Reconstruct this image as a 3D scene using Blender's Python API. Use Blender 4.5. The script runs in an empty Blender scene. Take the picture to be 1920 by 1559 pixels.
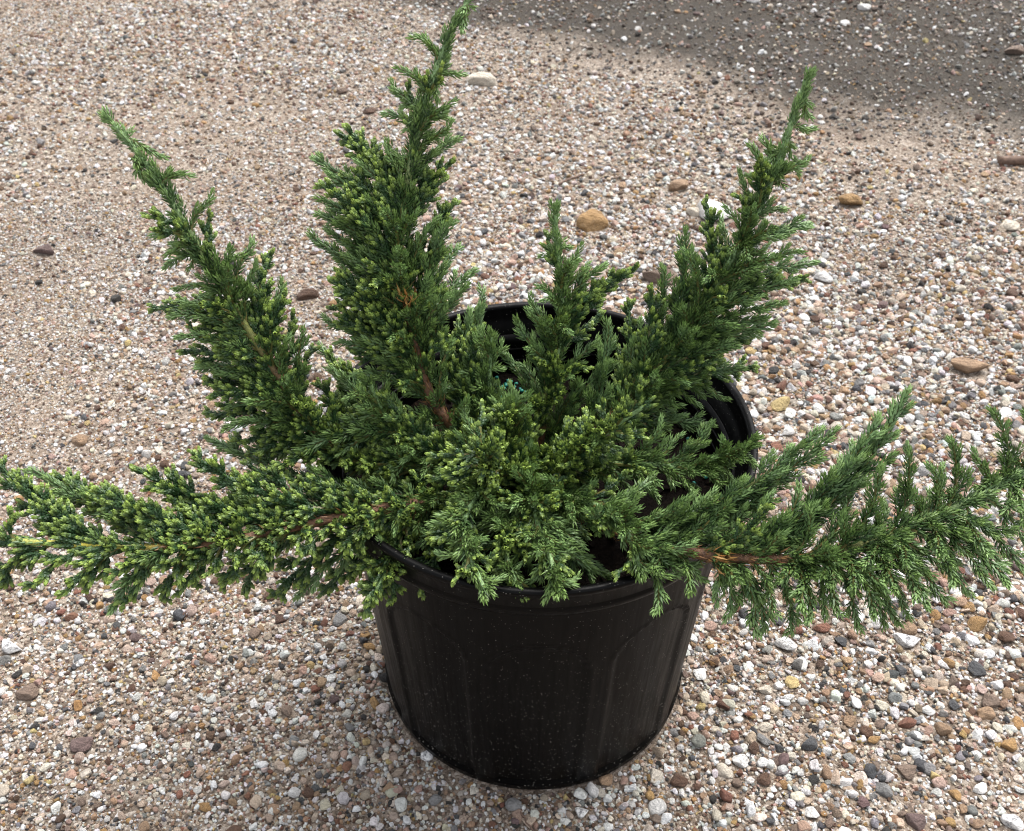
import bpy, bmesh, math
import numpy as np
from mathutils import Vector, Matrix, noise as mnoise

scene = bpy.context.scene
col = scene.collection
R = math.radians

# ------------------------------------------------------------------ camera
cam_d = bpy.data.cameras.new('camera')
cam = bpy.data.objects.new('camera', cam_d)
col.objects.link(cam)
cam.location = (-0.0175, -0.529, 0.720)
cam.rotation_euler = (R(90 - 40.7), 0, 0)
cam_d.sensor_fit = 'HORIZONTAL'
cam_d.angle = R(52)
cam_d.clip_start = 0.02
cam_d.clip_end = 500
cam_d.dof.use_dof = True
cam_d.dof.focus_distance = 0.68
cam_d.dof.aperture_fstop = 20
scene.camera = cam

# ------------------------------------------------------------------ sky, sun, exposure
SUN_EL, SUN_AZ = 62.0, 35.0          # azimuth measured from +Y towards +X
world = bpy.data.worlds.new('World')
scene.world = world
world.use_nodes = True
wn = world.node_tree
bg = wn.nodes['Background']
sky = wn.nodes.new('ShaderNodeTexSky')
sky.sky_type = 'NISHITA'
sky.sun_disc = False
sky.sun_elevation = R(SUN_EL)
sky.sun_rotation = R(SUN_AZ)
sky.dust_density = 4.0
hs = wn.nodes.new('ShaderNodeHueSaturation')
hs.inputs['Saturation'].default_value = 0.22      # veiled, nearly white sky
wn.links.new(sky.outputs['Color'], hs.inputs['Color'])
wn.links.new(hs.outputs['Color'], bg.inputs['Color'])
bg.inputs['Strength'].default_value = 0.12
sun_d = bpy.data.lights.new('sun', 'SUN')
sun_d.energy = 1.1
sun_d.angle = R(38)
sun_d.color = (1.0, 0.96, 0.9)
sun = bpy.data.objects.new('sun', sun_d)
col.objects.link(sun)
sd = Vector((math.sin(R(SUN_AZ)) * math.cos(R(SUN_EL)), math.cos(R(SUN_AZ)) * math.cos(R(SUN_EL)), math.sin(R(SUN_EL))))
sun.rotation_euler = sd.to_track_quat('Z', 'Y').to_euler()
sun.location = (0.5, 0.8, 3.0)
vs = scene.view_settings
vs.view_transform = 'Standard'
vs.look = 'None'
vs.exposure = 1.65
vs.gamma = 1.0
vs.use_curve_mapping = False
scene.cycles.filter_width = 1.1
scene.cycles.max_bounces = 5
scene.cycles.diffuse_bounces = 2

rng = np.random.default_rng(11)

# ------------------------------------------------------------------ helpers
def tag(o, label=None, cat=None, group=None, kind=None):
    if label: o['label'] = label
    if cat: o['category'] = cat
    if group: o['group'] = group
    if kind: o['kind'] = kind
    return o

def mesh_np(name, V, Fs, mat, parent=None, C=None, smooth=False):
    """V (n,3); Fs list of int arrays (m,k); C (n,3) per-vertex colour"""
    me = bpy.data.meshes.new(name)
    V = np.asarray(V, dtype=np.float32)
    Fs = [np.asarray(f, dtype=np.int32) for f in Fs if len(f)]
    me.vertices.add(len(V))
    me.vertices.foreach_set('co', V.ravel())
    nl = sum(f.size for f in Fs)
    npoly = sum(len(f) for f in Fs)
    me.loops.add(nl)
    me.loops.foreach_set('vertex_index', np.concatenate([f.ravel() for f in Fs]))
    me.polygons.add(npoly)
    tot = np.concatenate([np.full(len(f), f.shape[1], np.int32) for f in Fs])
    me.polygons.foreach_set('loop_start', np.r_[0, np.cumsum(tot)[:-1]].astype(np.int32))
    me.polygons.foreach_set('loop_total', tot)
    me.polygons.foreach_set('use_smooth', np.full(npoly, smooth))
    if C is not None:
        a = me.attributes.new('tint', 'FLOAT_COLOR', 'POINT')
        c4 = np.ones((len(V), 4), np.float32)
        c4[:, :3] = C
        a.data.foreach_set('color', c4.ravel())
    me.update(calc_edges=True)
    me.materials.append(mat)
    o = bpy.data.objects.new(name, me)
    col.objects.link(o)
    if parent: o.parent = parent
    return o

def new_mat(name):
    m = bpy.data.materials.new(name)
    m.use_nodes = True
    nt = m.node_tree
    return m, nt, nt.nodes['Principled BSDF']

def N(nt, kind, **kw):
    n = nt.nodes.new(kind)
    for k, v in kw.items():
        setattr(n, k, v)
    return n

def ramp(nt, src, stops):
    r = N(nt, 'ShaderNodeValToRGB')
    el = r.color_ramp.elements
    while len(el) < len(stops): el.new(0.5)
    for e, (p, c) in zip(el, stops):
        e.position = p
        e.color = (c, c, c, 1) if isinstance(c, (int, float)) else (*c, 1)
    nt.links.new(src, r.inputs['Fac'])
    return r.outputs['Color']

def mixc(nt, fac, a, b, mode='MIX'):
    m = N(nt, 'ShaderNodeMix', data_type='RGBA', blend_type=mode)
    for i, v in ((0, fac), (6, a), (7, b)):
        if hasattr(v, 'is_output'): nt.links.new(v, m.inputs[i])
        elif i == 0: m.inputs[0].default_value = v
        else: m.inputs[i].default_value = (*v, 1)
    return m.outputs[2]

def noise_tex(nt, vec, scale, detail=4, rough=0.55):
    n = N(nt, 'ShaderNodeTexNoise')
    n.inputs['Scale'].default_value = scale
    n.inputs['Detail'].default_value = detail
    n.inputs['Roughness'].default_value = rough
    if vec is not None: nt.links.new(vec, n.inputs['Vector'])
    return n

def bump(nt, bsdf, height, strength, dist):
    b = N(nt, 'ShaderNodeBump')
    b.inputs['Strength'].default_value = strength
    b.inputs['Distance'].default_value = dist
    nt.links.new(height, b.inputs['Height'])
    nt.links.new(b.outputs['Normal'], bsdf.inputs['Normal'])

# ------------------------------------------------------------------ materials
def foliage_material(name, rough, spec):
    m, nt, b = new_mat(name)
    at = N(nt, 'ShaderNodeAttribute', attribute_name='tint')
    nt.links.new(at.outputs['Color'], b.inputs['Base Color'])
    b.inputs['Roughness'].default_value = rough
    b.inputs['Specular IOR Level'].default_value = spec
    tr = N(nt, 'ShaderNodeBsdfTranslucent')
    nt.links.new(at.outputs['Color'], tr.inputs['Color'])
    mx = N(nt, 'ShaderNodeMixShader')
    mx.inputs[0].default_value = 0.12
    nt.links.new(b.outputs[0], mx.inputs[1])
    nt.links.new(tr.outputs[0], mx.inputs[2])
    nt.links.new(mx.outputs[0], nt.nodes['Material Output'].inputs['Surface'])
    return m
M_LEAF = foliage_material('juniper_foliage', 0.45, 0.38)

M_BARK, nt, b = new_mat('juniper_bark')
at = N(nt, 'ShaderNodeAttribute', attribute_name='tint')
tc = N(nt, 'ShaderNodeTexCoord')
mp = N(nt, 'ShaderNodeMapping')
mp.inputs['Scale'].default_value = (1, 1, 1)
nt.links.new(tc.outputs['Object'], mp.inputs['Vector'])
n1 = noise_tex(nt, mp.outputs['Vector'], 420, 5, 0.7)
c = mixc(nt, 1.0, at.outputs['Color'], ramp(nt, n1.outputs['Fac'], [(0.3, 0.35), (0.7, 1.5)]), 'MULTIPLY')
nt.links.new(c, b.inputs['Base Color'])
b.inputs['Roughness'].default_value = 0.65
bump(nt, b, n1.outputs['Fac'], 0.9, 0.0012)

M_POT, nt, b = new_mat('black_plastic')
tc = N(nt, 'ShaderNodeTexCoord')
P = tc.outputs['Object']
vo = N(nt, 'ShaderNodeTexVoronoi')
vo.inputs['Scale'].default_value = 420
vo.inputs['Randomness'].default_value = 1.0
nt.links.new(P, vo.inputs['Vector'])
wn_ = noise_tex(nt, P, 210, 2)
thr = N(nt, 'ShaderNodeMath', operation='MULTIPLY')          # speck radius varies, denser low down
sx = N(nt, 'ShaderNodeSeparateXYZ')
nt.links.new(P, sx.inputs[0])
low = N(nt, 'ShaderNodeMapRange')
low.inputs['From Min'].default_value = 0.0
low.inputs['From Max'].default_value = 0.21
low.inputs['To Min'].default_value = 0.30
low.inputs['To Max'].default_value = 0.17
nt.links.new(sx.outputs['Z'], low.inputs['Value'])
nt.links.new(low.outputs[0], thr.inputs[0])
nt.links.new(ramp(nt, wn_.outputs['Fac'], [(0.25, 0.0), (0.8, 1.2)]), thr.inputs[1])
lt = N(nt, 'ShaderNodeMath', operation='LESS_THAN')
nt.links.new(vo.outputs['Distance'], lt.inputs[0])
nt.links.new(thr.outputs[0], lt.inputs[1])
dustn = noise_tex(nt, P, 14, 5, 0.65)
mp = N(nt, 'ShaderNodeMapping')
mp.inputs['Scale'].default_value = (260, 260, 9)
nt.links.new(P, mp.inputs['Vector'])
scr = noise_tex(nt, mp.outputs['Vector'], 1.0, 5, 0.7)
base = mixc(nt, ramp(nt, dustn.outputs['Fac'], [(0.42, 0.0), (0.8, 0.5)]), (0.0012, 0.0012, 0.0013), (0.004, 0.0038, 0.0036))
base = mixc(nt, ramp(nt, scr.outputs['Fac'], [(0.60, 0.0), (0.80, 0.22)]), base, (0.018, 0.017, 0.016))
base = mixc(nt, lt.outputs[0], base, (0.16, 0.15, 0.135))
nt.links.new(base, b.inputs['Base Color'])
rr = ramp(nt, scr.outputs['Fac'], [(0.35, 0.30), (0.75, 0.55)])
nt.links.new(rr, b.inputs['Roughness'])
b.inputs['Specular IOR Level'].default_value = 0.1
bump(nt, b, scr.outputs['Fac'], 0.14, 0.0008)

M_SOIL, nt, b = new_mat('potting_soil')
tc = N(nt, 'ShaderNodeTexCoord')
n1 = noise_tex(nt, tc.outputs['Object'], 160, 6, 0.7)
nt.links.new(ramp(nt, n1.outputs['Fac'], [(0.3, (0.003, 0.0024, 0.002)), (0.6, (0.009, 0.006, 0.0045)), (0.75, (0.03, 0.018, 0.011))]), b.inputs['Base Color'])
b.inputs['Roughness'].default_value = 0.9
b.inputs['Specular IOR Level'].default_value = 0.08
bump(nt, b, n1.outputs['Fac'], 1.0, 0.004)

M_PRILL, nt, b = new_mat('fertiliser_coating')
b.inputs['Base Color'].default_value = (0.012, 0.15, 0.115, 1)
b.inputs['Roughness'].default_value = 0.3

# stones: one mineral material, colour carried by each stone
M_STONE, nt, b = new_mat('stone')
at = N(nt, 'ShaderNodeAttribute', attribute_name='stone_colour', attribute_type='INSTANCER')
oi = N(nt, 'ShaderNodeObjectInfo')
tc = N(nt, 'ShaderNodeTexCoord')
ad = N(nt, 'ShaderNodeVectorMath', operation='ADD')
sc = N(nt, 'ShaderNodeMath', operation='MULTIPLY')
sc.inputs[1].default_value = 37.0
nt.links.new(oi.outputs['Random'], sc.inputs[0])
nt.links.new(tc.outputs['Object'], ad.inputs[0])
nt.links.new(sc.outputs[0], ad.inputs[1])
n1 = noise_tex(nt, ad.outputs[0], 2.2, 8, 0.72)
n2 = noise_tex(nt, ad.outputs[0], 6, 5, 0.7)
c = mixc(nt, 1.0, at.outputs['Color'], ramp(nt, n1.outputs['Fac'], [(0.25, 0.38), (0.45, 0.85), (0.58, 1.0), (0.75, 1.3)]), 'MULTIPLY')
c = mixc(nt, ramp(nt, n2.outputs['Fac'], [(0.56, 0.0), (0.70, 0.5)]), c, (0.13, 0.10, 0.078))
nt.links.new(c, b.inputs['Base Color'])
b.inputs['Roughness'].default_value = 0.6
b.inputs['Specular IOR Level'].default_value = 0.4
bump(nt, b, n1.outputs['Fac'], 0.6, 0.2)

M_MARBLE, nt, b = new_mat('marbled_stone')
tc = N(nt, 'ShaderNodeTexCoord')
n1 = noise_tex(nt, tc.outputs['Object'], 3.2, 6, 0.7)
nt.links.new(ramp(nt, n1.outputs['Fac'], [(0.36, (0.10, 0.10, 0.11)), (0.47, (0.55, 0.54, 0.53)), (0.62, (0.8, 0.79, 0.77))]), b.inputs['Base Color'])
b.inputs['Roughness'].default_value = 0.6
bump(nt, b, n1.outputs['Fac'], 0.4, 0.12)

M_GROUND, nt, b = new_mat('sandy_ground')
tc = N(nt, 'ShaderNodeTexCoord')
P = tc.outputs['Object']
vA = N(nt, 'ShaderNodeTexVoronoi'); vA.inputs['Scale'].default_value = 420
vB = N(nt, 'ShaderNodeTexVoronoi'); vB.inputs['Scale'].default_value = 230
for v in (vA, vB): nt.links.new(P, v.inputs['Vector'])
big = noise_tex(nt, P, 3.2, 5, 0.6)
fine = noise_tex(nt, P, 900, 2, 0.6)
sepA = N(nt, 'ShaderNodeSeparateColor'); nt.links.new(vA.outputs['Color'], sepA.inputs[0])
sepB = N(nt, 'ShaderNodeSeparateColor'); nt.links.new(vB.outputs['Color'], sepB.inputs[0])
gA = ramp(nt, sepA.outputs[0], [(0.0, (0.03, 0.026, 0.022)), (0.25, (0.12, 0.095, 0.075)), (0.55, (0.20, 0.16, 0.125)), (0.8, (0.34, 0.29, 0.24)), (1.0, (0.6, 0.55, 0.49))])
gB = ramp(nt, sepB.outputs[1], [(0.0, (0.05, 0.04, 0.033)), (0.4, (0.17, 0.135, 0.105)), (0.75, (0.26, 0.20, 0.15)), (1.0, (0.58, 0.52, 0.45))])
c = mixc(nt, 0.4, gA, gB)
c = mixc(nt, ramp(nt, big.outputs['Fac'], [(0.35, 0.0), (0.7, 0.4)]), c, (0.23, 0.165, 0.12))
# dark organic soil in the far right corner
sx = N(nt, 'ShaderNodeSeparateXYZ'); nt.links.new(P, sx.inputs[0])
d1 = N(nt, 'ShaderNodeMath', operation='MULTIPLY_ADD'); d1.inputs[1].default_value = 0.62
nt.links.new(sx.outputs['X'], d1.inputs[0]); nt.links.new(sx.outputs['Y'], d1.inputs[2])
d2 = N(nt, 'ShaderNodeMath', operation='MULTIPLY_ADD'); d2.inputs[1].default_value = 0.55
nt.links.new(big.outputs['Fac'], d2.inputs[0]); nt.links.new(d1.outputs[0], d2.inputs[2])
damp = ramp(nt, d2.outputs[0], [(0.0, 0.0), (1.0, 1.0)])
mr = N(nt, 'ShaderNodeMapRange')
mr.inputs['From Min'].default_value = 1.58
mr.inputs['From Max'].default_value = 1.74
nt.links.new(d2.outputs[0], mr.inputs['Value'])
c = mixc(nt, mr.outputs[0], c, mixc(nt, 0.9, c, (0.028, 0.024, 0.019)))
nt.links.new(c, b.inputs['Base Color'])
b.inputs['Roughness'].default_value = 0.9
b.inputs['Specular IOR Level'].default_value = 0.25
hA = N(nt, 'ShaderNodeMath', operation='ADD')
nt.links.new(vA.outputs['Distance'], hA.inputs[0]); nt.links.new(fine.outputs['Fac'], hA.inputs[1])
iv = N(nt, 'ShaderNodeMath', operation='MULTIPLY'); iv.inputs[1].default_value = -1
nt.links.new(hA.outputs[0], iv.inputs[0])
bump(nt, b, iv.outputs[0], 0.8, 0.0022)

M_WOOD, nt, b = new_mat('dry_wood')
tc = N(nt, 'ShaderNodeTexCoord')
n1 = noise_tex(nt, tc.outputs['Object'], 260, 4, 0.7)
nt.links.new(ramp(nt, n1.outputs['Fac'], [(0.3, (0.05, 0.03, 0.022)), (0.7, (0.19, 0.12, 0.085))]), b.inputs['Base Color'])
b.inputs['Roughness'].default_value = 0.8
bump(nt, b, n1.outputs['Fac'], 0.6, 0.001)

# ------------------------------------------------------------------ ground
_w = [(9.1, 3.3, .4), (-4.7, 11.3, 2.1), (17.3, -8.9, 1.2), (6.1, 21.0, 4.0), (-27.0, 14.0, .7), (33.0, 29.0, 5.1), (2.1, 1.7, 3.0)]
_a = [.0022, .0020, .0015, .0013, .0010, .0008, .004]
def height(x, y):
    h = 0
    for (a, b_, c_), k in zip(_w, _a):
        h = h + k * np.sin(a * x + b_ * y + c_)
    r = np.sqrt(x * x + y * y)
    f = np.clip((r - .13) / .12, 0, 1)
    f = f * f * (3 - 2 * f)
    far = np.clip((4.0 - r) / 1.2, 0, 1)
    return h * f * far - .0012 * f
gx = np.concatenate([[-60, -25, -10, -5, -3], np.arange(-1.8, 1.801, .018), [3, 5, 10, 25, 60]])
gy = np.concatenate([[-60, -25, -10, -5, -2], np.arange(-.8, 2.801, .018), [4, 6, 10, 25, 60]])
GX, GY = np.meshgrid(gx, gy, indexing='ij')
V = np.stack([GX, GY, height(GX, GY)], -1).reshape(-1, 3)
ni, nj = len(gx), len(gy)
idx = np.arange(ni * nj).reshape(ni, nj)
F_ = np.stack([idx[:-1, :-1], idx[1:, :-1], idx[1:, 1:], idx[:-1, 1:]], -1).reshape(-1, 4)
ground = mesh_np('ground', V, [F_], M_GROUND, smooth=True)
tag(ground, 'sandy brown ground under the loose gravel', 'ground', kind='structure')

# ------------------------------------------------------------------ nursery pot
POT_H, LIP, R_RIM, R_TOP, R_BASE = 0.257, 0.023, 0.145, 0.1345, 0.1205
pot = bpy.data.objects.new('nursery_pot', None)
col.objects.link(pot)
tag(pot, 'black plastic nursery pot with embossed arches holding the juniper', 'plant pot')

def revolve(profile, seg, fn=None, closed=False):
    prof = np.asarray(profile, float)
    th = np.linspace(0, 2 * np.pi, seg, endpoint=False)
    rr = np.repeat(prof[:, 0][:, None], seg, 1)
    zz = np.repeat(prof[:, 1][:, None], seg, 1)
    tt = np.repeat(th[None], len(prof), 0)
    if fn is not None: rr = rr + fn(tt, zz, np.arange(len(prof))[:, None])
    V = np.stack([rr * np.cos(tt), rr * np.sin(tt), zz], -1).reshape(-1, 3)
    idx = np.arange(len(prof) * seg).reshape(len(prof), seg)
    a = idx if closed else idx[:-1]
    bb = np.roll(idx, -1, 0) if closed else idx[1:]
    F = np.stack([a, np.roll(a, -1, 1), np.roll(bb, -1, 1), bb], -1).reshape(-1, 4)
    return V, F

NP = 10
def panel(t, z, i):
    """arched panels pressed into the outer wall, each edged by a thin raised bead"""
    zt = POT_H - LIP
    k = (t + np.pi / 2) * NP / (2 * np.pi)
    w = (k - np.floor(k + .5)) * 2            # -1..1 inside a panel
    half = .78
    ztop = .188
    rad = .030
    zz = np.clip((z - (ztop - rad)) / rad, 0, None)
    d = np.sqrt((w / half) ** 2 + zz ** 2)    # <1 inside arch
    d = np.where(z < .012, 1 + (.012 - z) * 40, d)
    ins = np.clip((1 - d) / .05 + .5, 0, 1)
    ins = ins * ins * (3 - 2 * ins)
    bead = np.exp(-((d - 1.03) / .045) ** 2)
    out = i < n_out
    return np.where(out, -.0018 * ins + .0007 * bead, 0.0)
zs = np.concatenate([[0.0, .0015, .004], np.linspace(.008, .234, 92)])
outer = [(R_BASE - .004, 0.0), (R_BASE - .001, .0015), (R_BASE + .0003, .004)] + [(R_BASE + (R_TOP - R_BASE) * z / .234, z) for z in zs[3:]]
n_out = len(outer)
inner = [(R_TOP - .0028, .236), (R_TOP - .0028, .225), (R_BASE - .0024, .006), (R_BASE - .012, .004), (.0005, .004)]
V, F_ = revolve([(.0005, .0004)] + outer + inner, 360, lambda t, z, i: panel(t, z, i - 1) * (i > 0))
wall = mesh_np('body', V, [F_], M_POT, pot, smooth=True)
rim_prof = [(R_TOP - .0005, .2325), (.1395, .2320), (.1415, .2330), (.1420, .2352), (.1424, .2385), (.1416, .2395), (.1420, .2408), (.1432, .2500), (.1440, .2522),
            (.1450, .2535), (.1453, .2552), (.1448, .2567), (.1435, .2573), (.1415, .2572), (.1400, .2562), (.1393, .2545), (.1388, .2500),
            (.1376, .2480), (.1370, .2440), (.1352, .2428), (.1346, .2380), (.1330, .2365), (.1325, .2330)]
V, F_ = revolve(rim_prof, 256, closed=True)
rim = mesh_np('rim', V, [F_], M_POT, pot, smooth=True)
for zr, nm in ((.222, 'inner_ridge'), (.212, 'inner_ridge')):
    rr0 = R_TOP - .0026 - (.234 - zr) * .06
    V, F_ = revolve([(rr0 + .0004, zr - .001), (rr0 - .0012, zr - .0004), (rr0 - .0012, zr + .0004), (rr0 + .0004, zr + .001)], 160, closed=True)
    mesh_np(nm, V, [F_], M_POT, pot, smooth=True)

# soil
rs = np.concatenate([[.001], np.linspace(.006, .1292, 36)])
th = np.linspace(0, 2 * np.pi, 140, endpoint=False)
RR, TT = np.meshgrid(rs, th, indexing='ij')
X, Y = RR * np.cos(TT), RR * np.sin(TT)
SOIL_Z = .205
def soil_h(x, y):
    return SOIL_Z + .003 * np.sin(60 * x + 1) * np.cos(47 * y) + .002 * np.sin(140 * x + 90 * y) + .0012 * np.sin(310 * x - 220 * y) - .006 * np.clip((np.hypot(x, y) - .05) / .08, 0, 1)
V = np.stack([X, Y, soil_h(X, Y)], -1).reshape(-1, 3)
idx = np.arange(V.shape[0]).reshape(len(rs), 140)
F_ = np.stack([idx[:-1], np.roll(idx[:-1], -1, 1), np.roll(idx[1:], -1, 1), idx[1:]], -1).reshape(-1, 4)
Vs, Fl = [V], [F_]
base_n = len(V)
cube = np.array([(-1, -1, -1), (1, -1, -1), (1, 1, -1), (-1, 1, -1), (-1, -1, 1), (1, -1, 1), (1, 1, 1), (-1, 1, 1)], float)
cf = np.array([(0, 3, 2, 1), (4, 5, 6, 7), (0, 1, 5, 4), (1, 2, 6, 5), (2, 3, 7, 6), (3, 0, 4, 7)])
for k in range(420):          # bark crumbs pressed into the mix
    r_, t_ = .127 * math.sqrt(rng.random()), rng.random() * 6.283
    s = np.array([rng.uniform(.002, .006), rng.uniform(.001, .003), rng.uniform(.0008, .002)])
    m = np.array(Matrix.Rotation(rng.random() * 6.28, 3, 'Z') @ Matrix.Rotation(rng.normal(0, .4), 3, 'X'))
    v = (cube * s * rng.uniform(.6, 1.2, (8, 3))) @ m.T
    x, y = r_ * math.cos(t_), r_ * math.sin(t_)
    v += np.array([x, y, soil_h(x, y) + .001])
    Vs.append(v); Fl.append(cf + base_n); base_n += 8
soil = mesh_np('potting_soil', np.concatenate(Vs), [np.concatenate(Fl)], M_SOIL)
tag(soil, 'dark bark potting soil inside the black pot', 'soil')

# ------------------------------------------------------------------ stones
PAL = {'white': (.82, .80, .77), 'cream': (.70, .62, .51), 'beige': (.54, .42, .325), 'tan': (.38, .25, .155), 'amber': (.40, .24, .10), 'yellow': (.56, .43, .20),
       'brown': (.12, .065, .04), 'rust': (.23, .105, .068), 'pink': (.50, .33, .26), 'grey': (.25, .245, .24), 'slate': (.085, .086, .09), 'dark': (.04, .037, .035), 'plum': (.17, .115, .105), 'dun': (.23, .165, .125)}
WORD = {'white': 'white quartz', 'cream': 'cream coloured', 'beige': 'beige', 'tan': 'tan brown', 'amber': 'amber orange', 'yellow': 'yellowish', 'brown': 'dark brown', 'rust': 'rusty red', 'pink': 'pale pink',
        'grey': 'mid grey', 'slate': 'slate grey', 'dark': 'nearly black', 'plum': 'purplish brown', 'dun': 'dull brown', 'marble': 'white and grey mottled'}

def pebble_mesh(name, seed, sub, angular):
    bm = bmesh.new()
    bmesh.ops.create_icosphere(bm, subdivisions=sub, radius=.5)
    r = np.random.default_rng(seed)
    off = Vector(r.uniform(-50, 50, 3))
    planes = []
    for k in range(int(7 * angular) + 4):
        n = Vector(r.normal(0, 1, 3)).normalized()
        planes.append((n, r.uniform(.23, .42)))
    for v in bm.verts:
        p = v.co.copy()
        p *= 1 + .22 * mnoise.noise(p * 2.2 + off) + .08 * mnoise.noise(p * 6 + off)
        for n, d in planes:
            e = p.dot(n) - d
            if e > 0: p -= n * e * .9
        v.co = p
    lo = [min(v.co[i] for v in bm.verts) for i in range(3)]
    hi = [max(v.co[i] for v in bm.verts) for i in range(3)]
    for v in bm.verts:
        for i in range(3): v.co[i] = (v.co[i] - (lo[i] + hi[i]) / 2) / (hi[i] - lo[i])
    me = bpy.data.meshes.new(name)
    bm.to_mesh(me); bm.free()
    me.polygons.foreach_set('use_smooth', np.ones(len(me.polygons), bool))
    me.materials.append(M_STONE)
    return me
SHAPES = [pebble_mesh('pebble', 100 + k, 3, (k % 4) / 3) for k in range(14)]
BIG = [pebble_mesh('stone', 300 + k, 4, (k % 4) / 3) for k in range(12)]
BIGM = [m.copy() for m in BIG[:4]]
for m in BIGM:
    m.materials.clear(); m.materials.append(M_MARBLE)

def where(x, y):
    if y > 1.05 and y + .62 * x > 1.36: return 'in the dark soil beyond the right shoot'
    if y > .75: return 'far behind the plant, %s' % ('beyond the left shoots' if x < -.25 else 'beyond the tall shoot' if x < .1 else 'beyond the right upright shoot')
    if y > .16: return 'on the gravel %s' % ('beyond the low left branch' if x < -.22 else 'straight behind the pot' if x < .2 else 'beyond the low right branch')
    if abs(x) < .19: return 'close by the foot of the pot'
    return 'on the gravel below the low %s branch' % ('left' if x < 0 else 'right')
placed = []      # x, y, radius of the individually built stones
def add_stone(name, me, x, y, sx_, sy_, sz_, yaw, tilt, colour, label, group, cat, sink=.28):
    o = bpy.data.objects.new(name, me)
    col.objects.link(o)
    o.location = (x, y, float(height(x, y)) + sz_ * (.5 - sink))
    o.rotation_euler = (tilt[0], tilt[1], yaw)
    o.scale = (sx_, sy_, sz_)
    o['stone_colour'] = [float(c) for c in colour]
    tag(o, label, cat, group)
    placed.append((x, y, max(sx_, sy_) / 2))
    return o

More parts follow.
